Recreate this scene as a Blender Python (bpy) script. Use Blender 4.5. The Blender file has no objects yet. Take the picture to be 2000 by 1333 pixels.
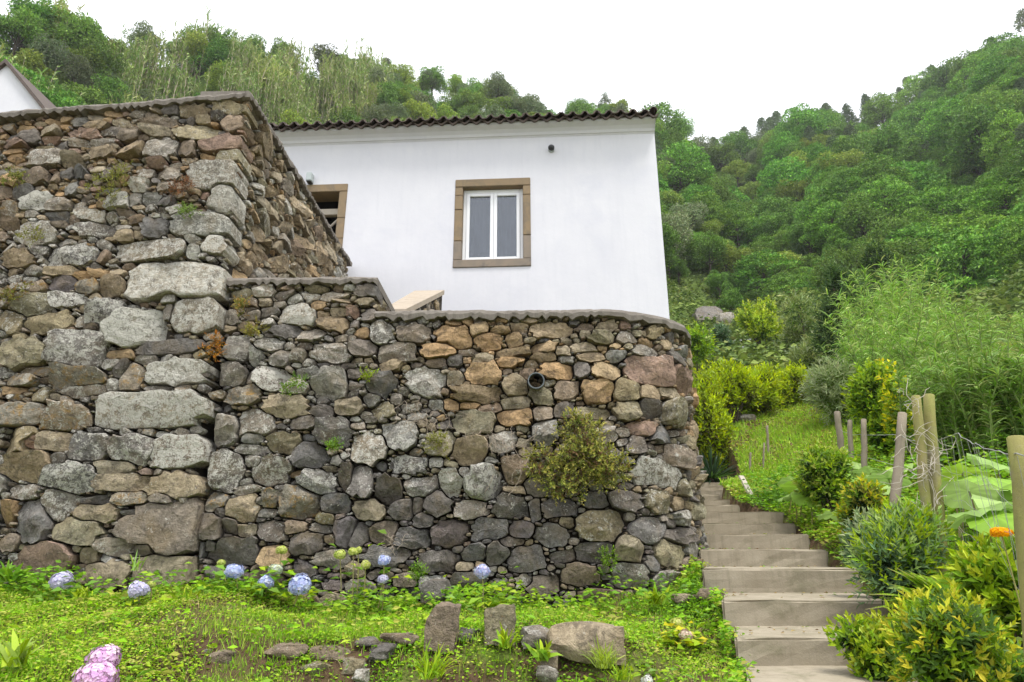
import bpy, bmesh, math, random
import numpy as np
from mathutils import Vector, Matrix

# ------------------------------------------------------------------ camera, sky, sun, exposure
scene = bpy.context.scene
COL = scene.collection
CAM_Z = 1.6
PITCH = math.radians(18.304)
YAW = math.radians(1.0)
cam_data = bpy.data.cameras.new('camera')
cam_data.sensor_width = 36.0
cam_data.lens = 36.0 * 1250.0 / 2000.0
cam_data.clip_start = 0.05
cam_data.clip_end = 2000.0
cam = bpy.data.objects.new('camera', cam_data)
COL.objects.link(cam)
cam.location = (0, 0, CAM_Z)
cam.rotation_euler = (math.pi / 2 + PITCH, 0, YAW)
scene.camera = cam

SUN_EL, SUN_AZ = math.radians(68), math.radians(142)      # azimuth clockwise from +Y (behind the viewer, to the right)
world = bpy.data.worlds.new('World')
scene.world = world
world.use_nodes = True
wn = world.node_tree
wn.nodes.clear()
w_out = wn.nodes.new('ShaderNodeOutputWorld')
w_bg = wn.nodes.new('ShaderNodeBackground')
w_sky = wn.nodes.new('ShaderNodeTexSky')
w_sky.sky_type = 'NISHITA'
w_sky.sun_disc = False
w_sky.sun_elevation = SUN_EL
w_sky.sun_rotation = SUN_AZ
w_sky.air_density = 1.0
w_sky.dust_density = 4.0
w_mix = wn.nodes.new('ShaderNodeMixRGB')
w_mix.inputs[0].default_value = 0.90                       # an even overcast layer over the clear sky
w_mix.inputs[2].default_value = (9.7, 9.85, 10.3, 1)
wn.links.new(w_sky.outputs[0], w_mix.inputs[1])
wn.links.new(w_mix.outputs[0], w_bg.inputs[0])
w_bg.inputs[1].default_value = 0.075
wn.links.new(w_bg.outputs[0], w_out.inputs[0])

sun_data = bpy.data.lights.new('sun', 'SUN')
sun_data.energy = 1.5
sun_data.angle = math.radians(14)
sun_data.color = (1.0, 0.965, 0.91)
sun = bpy.data.objects.new('sun', sun_data)
COL.objects.link(sun)
sun.rotation_euler = (math.pi / 2 - SUN_EL, 0, math.pi - SUN_AZ)

scene.view_settings.view_transform = 'Standard'
scene.view_settings.look = 'None'
scene.view_settings.exposure = 1.4
scene.view_settings.gamma = 1.0
scene.view_settings.use_curve_mapping = False

# ------------------------------------------------------------------ helpers
R = random.Random(7)
NR = np.random.default_rng(11)
fw = np.array([-math.sin(YAW) * math.cos(PITCH), math.cos(YAW) * math.cos(PITCH), math.sin(PITCH)])
rt = np.array([math.cos(YAW), math.sin(YAW), 0.0])
upv = np.cross(rt, fw)


def at(x, y, Y):
    """Place of a photograph pixel (2000 px wide) at the depth Y, in metres."""
    d = fw + rt * (x - 1000) / 1250.0 - upv * (y - 666.5) / 1250.0
    return np.array([0, 0, CAM_Z]) + d * (Y / d[1])


def on_ground(px, py, y0=8.0, y1=70.0):
    """Where the line of sight through a pixel meets the slope."""
    Y = y0
    while Y < y1:
        p = at(px, py, Y)
        if p[2] < float(ground(p[0], p[1])): return p
        Y *= 1.012
    return at(px, py, y1)


def proj(p):
    q = np.asarray(p, float) - np.array([0, 0, CAM_Z])
    z = q @ fw
    if z < .01:
        return (-9999., -9999.)
    return 1000 + 1250 * (q @ rt) / z, 666.5 - 1250 * (q @ upv) / z


def smooth(a, b, x):
    t = np.clip((x - a) / (b - a), 0, 1)
    return t * t * (3 - 2 * t)


def tag(o, label=None, cat=None, group=None, kind=None):
    if label: o['label'] = label
    if cat: o['category'] = cat
    if group: o['group'] = group
    if kind: o['kind'] = kind
    return o


def empty(name, loc=(0, 0, 0), label=None, cat=None, group=None, rz=0.0, parent=None):
    o = bpy.data.objects.new(name, None)
    o.empty_display_size = 0.1
    COL.objects.link(o)
    o.location = tuple(float(v) for v in loc)
    o.rotation_euler = (0, 0, rz)
    if parent: o.parent = parent
    return tag(o, label, cat, group)


def mesh_np(name, V, F, cols=None, extra=None, smooth_shade=False, sharp=None):
    """Mesh from numpy arrays; F is (n,3) or (n,4) or a list of such arrays; cols per vertex RGBA attribute 'col'."""
    V = np.asarray(V, np.float32)
    Fs = F if isinstance(F, list) else [F]
    Fs = [np.asarray(f, np.int32) for f in Fs if len(f)]
    me = bpy.data.meshes.new(name)
    me.vertices.add(len(V))
    me.vertices.foreach_set('co', V.ravel())
    nl = sum(f.size for f in Fs)
    npol = sum(len(f) for f in Fs)
    me.loops.add(nl)
    me.polygons.add(npol)
    me.loops.foreach_set('vertex_index', np.concatenate([f.ravel() for f in Fs]))
    tot = np.concatenate([np.full(len(f), f.shape[1], np.int32) for f in Fs])
    st = np.concatenate([[0], np.cumsum(tot)[:-1]]).astype(np.int32)
    me.polygons.foreach_set('loop_start', st)
    me.polygons.foreach_set('loop_total', tot)
    me.polygons.foreach_set('use_smooth', np.full(npol, bool(smooth_shade)))
    if cols is not None:
        c = np.asarray(cols, np.float32)
        if c.ndim == 1: c = np.tile(c, (len(V), 1))
        if c.shape[1] == 3: c = np.hstack([c, np.ones((len(c), 1), np.float32)])
        a = me.color_attributes.new('col', 'FLOAT_COLOR', 'POINT')
        a.data.foreach_set('color', c.ravel())
    if extra:
        for k, v in extra.items():
            a = me.attributes.new(k, 'FLOAT', 'POINT')
            a.data.foreach_set('value', np.broadcast_to(np.asarray(v, np.float32), (len(V),)).copy())
    me.update(calc_edges=True)
    me.validate()
    if sharp is not None:
        me.set_sharp_from_angle(angle=sharp)
    return me


def obj(name, me, mat, parent=None, loc=(0, 0, 0), rot=(0, 0, 0)):
    if mat is not None and len(me.materials) == 0:
        me.materials.append(mat)
    o = bpy.data.objects.new(name, me)
    COL.objects.link(o)
    o.location = tuple(float(v) for v in loc)
    o.rotation_euler = rot
    if parent: o.parent = parent
    return o


def copy_tree(o, parent=None):
    c = o.copy()
    COL.objects.link(c)
    c.parent = parent
    for ch in o.children:
        copy_tree(ch, c)
    return c


class MB:
    """Collects boxes, prisms and tubes into one mesh."""
    def __init__(self):
        self.v, self.f3, self.f4 = [], [], []
        self.n = 0

    def add(self, V, f3=(), f4=()):
        V = np.asarray(V, float)
        self.v.append(V)
        for f in f3: self.f3.append([i + self.n for i in f])
        for f in f4: self.f4.append([i + self.n for i in f])
        self.n += len(V)
        return self

    def hexa(self, P):
        """8 points: bottom ring 0-3 (counter-clockwise from above), top ring 4-7."""
        return self.add(P, f4=[(3, 2, 1, 0), (4, 5, 6, 7), (0, 1, 5, 4), (1, 2, 6, 5), (2, 3, 7, 6), (3, 0, 4, 7)])

    def box(self, x0, x1, y0, y1, z0, z1, c=0.0):
        if c <= 0:
            return self.hexa([(x0, y0, z0), (x1, y0, z0), (x1, y1, z0), (x0, y1, z0), (x0, y0, z1), (x1, y0, z1), (x1, y1, z1), (x0, y1, z1)])
        bm = bmesh.new()
        bmesh.ops.create_cube(bm, size=1.0)
        for v in bm.verts:
            v.co = ((x0 + x1) / 2 + v.co.x * (x1 - x0), (y0 + y1) / 2 + v.co.y * (y1 - y0), (z0 + z1) / 2 + v.co.z * (z1 - z0))
        bmesh.ops.bevel(bm, geom=bm.edges[:], offset=c, segments=2, affect='EDGES', clamp_overlap=True)
        bm.verts.index_update()
        V = [v.co[:] for v in bm.verts]
        f3 = [[v.index for v in f.verts] for f in bm.faces if len(f.verts) == 3]
        f4 = [[v.index for v in f.verts] for f in bm.faces if len(f.verts) == 4]
        bm.free()
        return self.add(V, f3, f4)

    def tube(self, pts, radii, seg=6, cap=True):
        pts = [np.asarray(p, float) for p in pts]
        if not hasattr(radii, '__len__'): radii = [radii] * len(pts)
        V, f4, f3 = [], [], []
        ref = np.array([0.31, 0.52, 0.79])
        for i, p in enumerate(pts):
            d = pts[min(i + 1, len(pts) - 1)] - pts[max(i - 1, 0)]
            d = d / (np.linalg.norm(d) + 1e-9)
            a = np.cross(d, ref); a /= np.linalg.norm(a) + 1e-9
            b = np.cross(d, a)
            for k in range(seg):
                t = 2 * math.pi * k / seg
                V.append(p + (a * math.cos(t) + b * math.sin(t)) * radii[i])
        for i in range(len(pts) - 1):
            for k in range(seg):
                k2 = (k + 1) % seg
                f4.append((i * seg + k, i * seg + k2, (i + 1) * seg + k2, (i + 1) * seg + k))
        if cap:
            n = len(V)
            V += [pts[0], pts[-1]]
            L = (len(pts) - 1) * seg
            for k in range(seg):
                k2 = (k + 1) % seg
                f3.append((n, k2, k))
                f3.append((n + 1, L + k, L + k2))
        return self.add(V, f3, f4)

    def mesh(self, name, **kw):
        F = []
        if self.f4: F.append(np.array(self.f4))
        if self.f3: F.append(np.array(self.f3))
        return mesh_np(name, np.vstack(self.v), F, **kw)

    def build(self, name, mat, parent=None, loc=(0, 0, 0), rot=(0, 0, 0), **kw):
        me = self.mesh(name, **kw)
        bm = bmesh.new(); bm.from_mesh(me)
        bmesh.ops.recalc_face_normals(bm, faces=bm.faces[:])
        bm.to_mesh(me); bm.free()
        return obj(name, me, mat, parent, loc, rot)


# ------------------------------------------------------------------ materials
def new_mat(name):
    m = bpy.data.materials.new(name)
    m.use_nodes = True
    nt = m.node_tree
    nt.nodes.clear()
    out = nt.nodes.new('ShaderNodeOutputMaterial')
    return m, nt, out


class NT:
    def __init__(s, nt): s.nt = nt

    def n(s, typ, ins=None, **props):
        nd = s.nt.nodes.new(typ)
        for k, v in props.items(): setattr(nd, k, v)
        for k, v in (ins or {}).items():
            if isinstance(v, bpy.types.NodeSocket): s.nt.links.new(v, nd.inputs[k])
            else: nd.inputs[k].default_value = v
        return nd

    def noise(s, vec, scale, detail=4, rough=.6, dist=0.0):
        return s.n('ShaderNodeTexNoise', {'Vector': vec, 'Scale': scale, 'Detail': detail, 'Roughness': rough, 'Distortion': dist}).outputs['Fac']

    def ramp(s, fac, stops):
        nd = s.n('ShaderNodeValToRGB', {0: fac})
        e = nd.color_ramp.elements
        while len(e) < len(stops): e.new(0.5)
        for el, (p, c) in zip(e, stops):
            el.position = p
            el.color = (c, c, c, 1) if not hasattr(c, '__len__') else (*c, 1)
        return nd.outputs[0]

    def mix(s, fac, a, b, typ='MIX'):
        return s.n('ShaderNodeMixRGB', {0: fac, 1: a, 2: b}, blend_type=typ).outputs[0]

    def math(s, op, a, b=0.0):
        return s.n('ShaderNodeMath', {0: a, 1: b}, operation=op).outputs[0]

    def bump(s, h, strength, dist=.02):
        return s.n('ShaderNodeBump', {'Height': h, 'Strength': strength, 'Distance': dist}).outputs[0]


def rgba(c): return (c[0], c[1], c[2], 1.0)


def surface_mat(name, c1, c2, scale=6, rough=.85, bump=.3, bscale=40, dark=None, dark_scale=2.0, bdist=.01, spec=.3, streak=None):
    m, nt, out = new_mat(name)
    g = NT(nt)
    pos = g.n('ShaderNodeNewGeometry').outputs['Position']
    f = g.ramp(g.noise(pos, scale, 6, .65), [(.3, 0.0), (.7, 1.0)])
    c = g.mix(f, rgba(c1), rgba(c2))
    if dark is not None:
        f2 = g.ramp(g.noise(pos, dark_scale, 5, .7, .6), [(.52, 0.0), (.72, 1.0)])
        c = g.mix(f2, c, rgba(dark))
    if streak is not None:
        mp = g.n('ShaderNodeMapping', {'Vector': pos, 'Scale': (9, 9, .7)}).outputs[0]
        f3 = g.ramp(g.noise(mp, 1.3, 5, .7), [(.5, 0.0), (.75, 1.0)])
        c = g.mix(g.math('MULTIPLY', f3, .55), c, rgba(streak))
    h = g.noise(pos, bscale, 7, .7)
    b = g.n('ShaderNodeBsdfPrincipled', {'Base Color': c, 'Roughness': rough, 'Specular IOR Level': spec, 'Normal': g.bump(h, bump, bdist)})
    nt.links.new(b.outputs[0], out.inputs[0])
    return m


def stone_mat():
    m, nt, out = new_mat('field_stone')
    g = NT(nt)
    pos = g.n('ShaderNodeNewGeometry').outputs['Position']
    at_ = g.n('ShaderNodeAttribute', attribute_name='col')
    och = g.n('ShaderNodeAttribute', attribute_name='ochre').outputs['Fac']
    n1 = g.noise(pos, 7, 6, .65, .3)
    n2 = g.noise(pos, 38, 5, .7)
    k = g.math('ADD', g.math('MULTIPLY', g.ramp(n1, [(.28, 0.0), (.72, 1.0)]), .85), g.math('MULTIPLY', g.ramp(n2, [(.3, 0.0), (.7, 1.0)]), .65))
    k = g.math('ADD', k, .25)
    kk = g.n('ShaderNodeCombineXYZ', {0: k, 1: k, 2: k}).outputs[0]
    c = g.mix(1.0, at_.outputs['Color'], kk, 'MULTIPLY')
    # warm weathering
    c = g.mix(g.math('MULTIPLY', g.ramp(g.noise(pos, 4.3, 5, .6, .5), [(.47, 0.0), (.68, 1.0)]), .42), c, (.235, .17, .085, 1))
    # dark stain patches
    c = g.mix(g.math('MULTIPLY', g.ramp(g.noise(pos, 11, 6, .7, .8), [(.53, 0.0), (.62, 1.0)]), .55), c, (.055, .047, .037, 1))
    # pale lichen crust, by the stone's own amount
    la = g.math('ADD', g.math('MULTIPLY', g.noise(pos, 16, 7, .75, .4), .62), g.math('MULTIPLY', g.noise(pos, 70, 4, .7), .38))
    th = g.math('SUBTRACT', .655, g.math('MULTIPLY', at_.outputs['Alpha'], .24))
    lf = g.ramp(g.math('MULTIPLY', g.math('SUBTRACT', la, th), 17.0), [(.0, 0.0), (1.0, 1.0)])
    c = g.mix(g.math('MULTIPLY', lf, .85), c, (.60, .585, .52, 1))
    # orange lichen
    lo = g.noise(pos, 13, 7, .75, .6)
    tho = g.math('SUBTRACT', .70, g.math('MULTIPLY', och, .235))
    lfo = g.ramp(g.math('MULTIPLY', g.math('SUBTRACT', lo, tho), 9.0), [(.0, 0.0), (1.0, 1.0)])
    c = g.mix(g.math('MULTIPLY', lfo, .75), c, (.38, .22, .05, 1))
    hh = g.math('ADD', g.math('ADD', g.noise(pos, 26, 8, .75), g.math('MULTIPLY', g.noise(pos, 95, 4, .7), .4)), g.math('MULTIPLY', g.noise(pos, 9, 4, .6, 1.0), 1.6))
    b = g.n('ShaderNodeBsdfPrincipled', {'Base Color': c, 'Roughness': .88, 'Specular IOR Level': .25, 'Normal': g.bump(hh, 1.0, .034)})
    nt.links.new(b.outputs[0], out.inputs[0])
    return m


def leaf_mat(name, transl=.35, rough=.5, spec=.35, var=.35, huevar=.035, gain=1.0, sat=1.08):
    m, nt, out = new_mat(name)
    g = NT(nt)
    a = g.n('ShaderNodeAttribute', attribute_name='col').outputs['Color']
    rnd = g.n('ShaderNodeObjectInfo').outputs['Random']
    v = g.math('ADD', g.math('MULTIPLY', rnd, var), gain - var / 2)
    h = g.math('ADD', g.math('MULTIPLY', g.math('FRACT', g.math('MULTIPLY', rnd, 7.31)), huevar), .5 - huevar / 2)
    c = g.n('ShaderNodeHueSaturation', {'Hue': h, 'Saturation': sat, 'Value': v, 'Color': a}).outputs[0]
    p = g.n('ShaderNodeBsdfPrincipled', {'Base Color': c, 'Roughness': rough, 'Specular IOR Level': spec})
    t = g.n('ShaderNodeBsdfTranslucent', {'Color': c})
    mx = g.n('ShaderNodeMixShader', {0: transl, 1: p.outputs[0], 2: t.outputs[0]})
    nt.links.new(mx.outputs[0], out.inputs[0])
    return m


M = {}
M['stone'] = stone_mat()
M['core'] = surface_mat('shaded_core_earth', (.022, .018, .013), (.045, .036, .026), 9, .95, .6, 30)  # earth core, its colour darkened to deepen the shadow in the joints
M['mortar'] = surface_mat('weathered_mortar', (.15, .132, .112), (.22, .198, .172), 7, .9, .5, 45, dark=(.09, .08, .065), dark_scale=5)
M['render'] = surface_mat('white_render', (.655, .655, .69), (.605, .607, .65), 1.6, .85, .3, 11, dark=(.575, .58, .635), dark_scale=.8, bdist=.008, streak=(.57, .575, .62))
M['trim'] = surface_mat('window_stone', (.27, .195, .115), (.215, .165, .105), 5, .85, .4, 60, dark=(.16, .13, .10), dark_scale=3)
M['trim_grey'] = surface_mat('window_stone_grey', (.26, .21, .16), (.20, .17, .14), 5, .85, .4, 60, dark=(.12, .11, .10), dark_scale=3)
M['concrete'] = surface_mat('step_concrete', (.265, .228, .165), (.345, .302, .23), 5, .9, .35, 70, dark=(.18, .165, .105), dark_scale=3.2, streak=(.15, .132, .085))
M['concrete_pale'] = surface_mat('coping_concrete', (.34, .285, .22), (.41, .35, .28), 4, .9, .25, 60, dark=(.27, .23, .18), dark_scale=4)
M['tile'] = surface_mat('clay_tile', (.13, .098, .082), (.085, .07, .064), 9, .85, .4, 50, dark=(.05, .045, .042), dark_scale=8)
M['pvc'] = surface_mat('white_frame', (.80, .81, .83), (.77, .78, .8), 3, .35, .03, 60)
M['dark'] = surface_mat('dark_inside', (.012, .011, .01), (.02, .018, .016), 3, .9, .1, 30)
M['pipe'] = surface_mat('grey_pipe', (.10, .12, .13), (.14, .155, .16), 8, .5, .15, 60)
M['lamp'] = surface_mat('lamp_metal', (.45, .50, .50), (.38, .42, .42), 5, .45, .05, 60)
M['lamp_dark'] = surface_mat('lamp_dark', (.03, .032, .036), (.05, .052, .056), 5, .4, .05, 60)
M['post'] = surface_mat('mossy_wood', (.30, .26, .10), (.24, .25, .07), 5, .9, .5, 40, dark=(.27, .23, .18), dark_scale=3, streak=(.13, .11, .07))
M['post_grey'] = surface_mat('grey_wood', (.30, .25, .19), (.22, .19, .14), 5, .9, .5, 40, dark=(.20, .19, .09), dark_scale=3, streak=(.13, .11, .08))
M['wire'] = surface_mat('galvanised_wire', (.30, .30, .29), (.22, .22, .21), 9, .5, .1, 60)
M['twig'] = surface_mat('dry_twig', (.34, .27, .20), (.44, .37, .30), 9, .9, .2, 60)
M['cane'] = surface_mat('cane_stem', (.17, .23, .06), (.13, .19, .045), 9, .7, .1, 60)
M['bark'] = surface_mat('bark', (.06, .045, .032), (.10, .08, .06), 8, .95, .6, 30)
M['plank'] = surface_mat('pale_plank', (.52, .47, .40), (.44, .39, .32), 6, .85, .3, 40)
M['rock_white'] = surface_mat('white_stone', (.72, .72, .74), (.6, .6, .62), 6, .9, .4, 30)
M['curtain'] = surface_mat('curtain', (.085, .095, .115), (.05, .058, .075), 2.5, .9, .1, 8)
M['leaf'] = leaf_mat('leaf', .34, .5, .3, .0, .0, 1.22)
M['leaf_far'] = leaf_mat('leaf_far', .16, .6, .2, .55, .032, 1.08, .98)
M['petal'] = leaf_mat('petal', .25, .7, .2, .12, .01)


def glass_mat():
    m, nt, out = new_mat('window_glass')
    g = NT(nt)
    tr = g.n('ShaderNodeBsdfTransparent', {'Color': (.80, .84, .88, 1)})
    gl = g.n('ShaderNodeBsdfGlossy', {'Color': (.95, .97, 1, 1), 'Roughness': .02})
    lw = g.n('ShaderNodeFresnel', {'IOR': 1.52})
    f = g.math('ADD', lw.outputs[0], .035)
    mx = g.n('ShaderNodeMixShader', {0: f, 1: tr.outputs[0], 2: gl.outputs[0]})
    nt.links.new(mx.outputs[0], out.inputs[0])
    return m


M['glass'] = glass_mat()


def ground_mat():
    m, nt, out = new_mat('soil_and_moss')
    g = NT(nt)
    pos = g.n('ShaderNodeNewGeometry').outputs['Position']
    soil = g.mix(g.noise(pos, 9, 6, .7), (.07, .042, .024, 1), (.16, .11, .065, 1))
    gr = g.mix(g.noise(pos, 5, 6, .7), (.12, .20, .03, 1), (.22, .30, .05, 1))
    f = g.ramp(g.noise(pos, 1.7, 7, .7, .4), [(.50, 0.0), (.66, 1.0)])
    far = g.n('ShaderNodeVectorMath', {0: pos}, operation='LENGTH').outputs['Value']
    scr = g.mix(g.noise(pos, .35, 6, .7), (.05, .085, .02, 1), (.12, .17, .035, 1))
    c = g.mix(f, soil, gr)
    c = g.mix(g.ramp(g.math('DIVIDE', far, 60.0), [(.35, 0.0), (.6, 1.0)]), c, scr)
    b = g.n('ShaderNodeBsdfPrincipled', {'Base Color': c, 'Roughness': .95, 'Specular IOR Level': .1, 'Normal': g.bump(g.noise(pos, 18, 8, .75), .9, .05)})
    nt.links.new(b.outputs[0], out.inputs[0])
    return m


M['ground'] = ground_mat()

# ------------------------------------------------------------------ terrain
XC, RC, YF = .75, 1.02, 5.7           # rounded end of the low wall
STEPS = [  # y of the nosing, top z, left x, right x
    (3.15, 1.00, .98, 2.02), (4.00, 1.14, 1.19, 2.24), (4.64, 1.30, 1.32, 2.42), (5.46, 1.48, 1.42, 2.68), (6.20, 1.63, 1.60, 2.77),
    (6.90, 1.78, 1.78, 2.92), (7.60, 1.92, 1.80, 3.08), (8.30, 2.08, 1.85, 3.24), (9.10, 2.22, 2.0, 2.96), (9.80, 2.35, 2.1, 3.07),
    (10.4, 2.47, 2.3, 3.10), (11.2, 2.60, 2.6, 3.72), (11.7, 2.72, 2.8, 3.86), (12.2, 2.84, 3.0, 4.0), (12.7, 2.96, 3.2, 4.12), (13.3, 3.08, 3.4, 4.25), (13.9, 3.2, 3.5, 4.45)]
SY = np.array([s[0] for s in STEPS]); SZ = np.array([s[1] for s in STEPS]); SL = np.array([s[2] for s in STEPS]); SR = np.array([s[3] for s in STEPS])
RIDGE = np.array([(-57.5, 70, 36.7), (-51.2, 70, 41.4), (-45.9, 70, 45.2), (-43.1, 72, 49.6), (-34.9, 75, 57.6), (-28.2, 78, 61.2), (-22.4, 80, 64), (-13.2, 84, 71), (-6.5, 90, 72.2), (-1.0, 95, 74.7), (9.7, 105, 77.6), (14.7, 125, 85.7), (19.4, 140, 89.8), (24.1, 145, 92.5), (28.4, 148, 93.2), (34.6, 150, 95.1), (39.5, 150, 96.2), (43.7, 150, 97), (49.6, 150, 95.8), (56.2, 150, 88)])
PROF_R = np.array([0, 12, 18, 28, 45, 60])
PROF_AZ = np.array([-60, -6, 9.7, 14.7, 19.5, 24.5, 30, 35, 43, 60])
PROF_Z = np.array([[4, 5.4, 6.5, 11, 22, 34], [4, 5.4, 6.5, 10, 22, 36], [4, 4.6, 6, 9.5, 20, 31], [2, 2.95, 5.3, 9.4, 17, 24.5], [2, 2.9, 5.4, 9.4, 16.2, 22.5],
                   [2, 3.0, 5.4, 9.2, 16, 23], [2, 3.25, 5.3, 8.8, 15.8, 22.5], [2, 3.5, 5.4, 8.8, 15.6, 22], [2, 3.9, 5.8, 9.2, 16, 22], [2, 4, 6, 9.5, 16, 22]])


def low_sdf(x, y):
    qx = x - XC; qy = (YF + RC) - y
    return np.where((qx > 0) & (qy > 0), RC - np.hypot(qx, qy), RC - np.maximum(qx, qy))


def ground(x, y):
    x = np.asarray(x, float); y = np.asarray(y, float)
    x, y = np.broadcast_arrays(x, y)
    r = np.hypot(x, y) + 1e-6
    az = np.degrees(np.arctan2(x, y))
    a = np.clip(az, -57, 56)
    # near ground right of and around the stairs
    zr = np.interp(y, [-6, 0, 3, 4, 8.3, 11.5, 14], [-.6, .1, .93, 1.05, 2.05, 2.85, 3.4]) + .35 * np.maximum(0, x - 2.2 - .25 * (y - 4))
    # bank in front of the walls
    zl = np.interp(y, [-6, 0, 1.5, 3, 3.6, 4.6, 5.6, 6], [-.6, 0, .45, .90, 1.04, 1.19, 1.30, 1.32])
    zm = np.interp(y, [-6, 0, 1.5, 3, 3.92, 4.12, 5, 5.7, 6], [-.6, 0, .4, .74, .88, 1.10, 1.14, 1.17, 1.2])
    ze = np.interp(y, [-6, 0, 1.5, 3, 4, 4.6, 5.6, 6], [-.6, 0, .42, .84, 1.00, 1.10, 1.24, 1.3])
    bank = zl + (zm - zl) * smooth(-2.3, -1.5, x)
    bank = bank + (ze - bank) * smooth(.45, .95, x)
    z = bank + (zr - bank) * smooth(1.15, 1.5, x)
    z = z + .025 * np.sin(x * 3.1 + y * 1.7) + .018 * np.sin(x * 7.3 - y * 5.1)
    # terraces behind the walls
    sd = low_sdf(x, y)
    terr = np.where(x < -3.15, 5.3, 3.0)
    z = z + (terr - z) * smooth(.22, .42, sd) * (x < 1.7)
    # hills
    rr = np.interp(a, RIDGE[:, 0], RIDGE[:, 1]); rz = np.interp(a, RIDGE[:, 0], RIDGE[:, 2])
    pz = np.zeros(x.shape + (len(PROF_R),))
    for j in range(len(PROF_R)):
        pz[..., j] = np.interp(a, PROF_AZ, PROF_Z[:, j])
    hz = np.zeros_like(z)
    for j in range(len(PROF_R) - 1):
        m_ = (r >= PROF_R[j]) & (r < PROF_R[j + 1])
        t = (r - PROF_R[j]) / (PROF_R[j + 1] - PROF_R[j])
        hz = np.where(m_, pz[..., j] + (pz[..., j + 1] - pz[..., j]) * t, hz)
    t = np.clip((r - 60) / np.maximum(rr - 60, 1), 0, 1)
    up_ = pz[..., -1] + (rz - pz[..., -1]) * t
    up_ = up_ + np.sin(t * math.pi) * 4.0 * np.sin(a * .45 + t * 3)
    hz = np.where(r >= 60, up_, hz)
    hz = np.where(r > rr, rz - (r - rr) * .22, hz)
    hz = hz + smooth(20, 45, r) * (1.1 * np.sin(x * .19 + y * .11) + .8 * np.sin(x * .33 - y * .27))
    z = z + (hz - z) * smooth(10.5, 14, r) * (y > 0)
    # stairs corridor lies below the treads
    zs = np.interp(y, SY, SZ) - .22
    xl = np.interp(y, SY, SL); xr = np.interp(y, SY, SR)
    inside = smooth(xl - .06, xl + .04, x) * (1 - smooth(xr - .06, xr + .03, x)) * ((y > 3.0) & (y < 14.2))
    z = z + (zs - z) * inside
    # behind the viewer the ground falls away gently
    back = -.6 - .03 * r
    z = z + (back - z) * smooth(70, 105, np.abs(az)) * smooth(2, 9, r)
    return z


def build_ground():
    nr, na = 215, 400
    rs = .25 * (330 / .25) ** (np.arange(nr) / (nr - 1))
    th = np.concatenate([np.linspace(-62, 62, 300, endpoint=False), np.linspace(62, 298, 100, endpoint=False)])
    A, Rr = np.meshgrid(np.radians(th), rs)
    X, Y = Rr * np.sin(A), Rr * np.cos(A)
    Z = ground(X, Y)
    V = np.stack([X, Y, Z], -1).reshape(-1, 3)
    V = np.vstack([V, [[0, 0, float(ground(0., 0.))]]])
    i = np.arange(nr - 1)[:, None] * na; k = np.arange(na)[None, :]; k2 = (k + 1) % na
    F = np.stack([i + k, i + na + k, i + na + k2, i + k2], -1).reshape(-1, 4)
    c = np.stack([np.full(na, len(V) - 1), np.arange(na), (np.arange(na) + 1) % na], -1)
    me = mesh_np('ground', V, [F[:, ::-1], c[:, ::-1]], smooth_shade=True)
    bm = bmesh.new(); bm.from_mesh(me); bmesh.ops.recalc_face_normals(bm, faces=bm.faces[:])
    bm.faces.ensure_lookup_table()
    if sum(f.normal.z for f in bm.faces[:200]) < 0: bmesh.ops.reverse_faces(bm, faces=bm.faces[:])
    bm.to_mesh(me); bm.free()
    tag(obj('ground', me, M['ground']), kind='structure')


build_ground()

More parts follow.
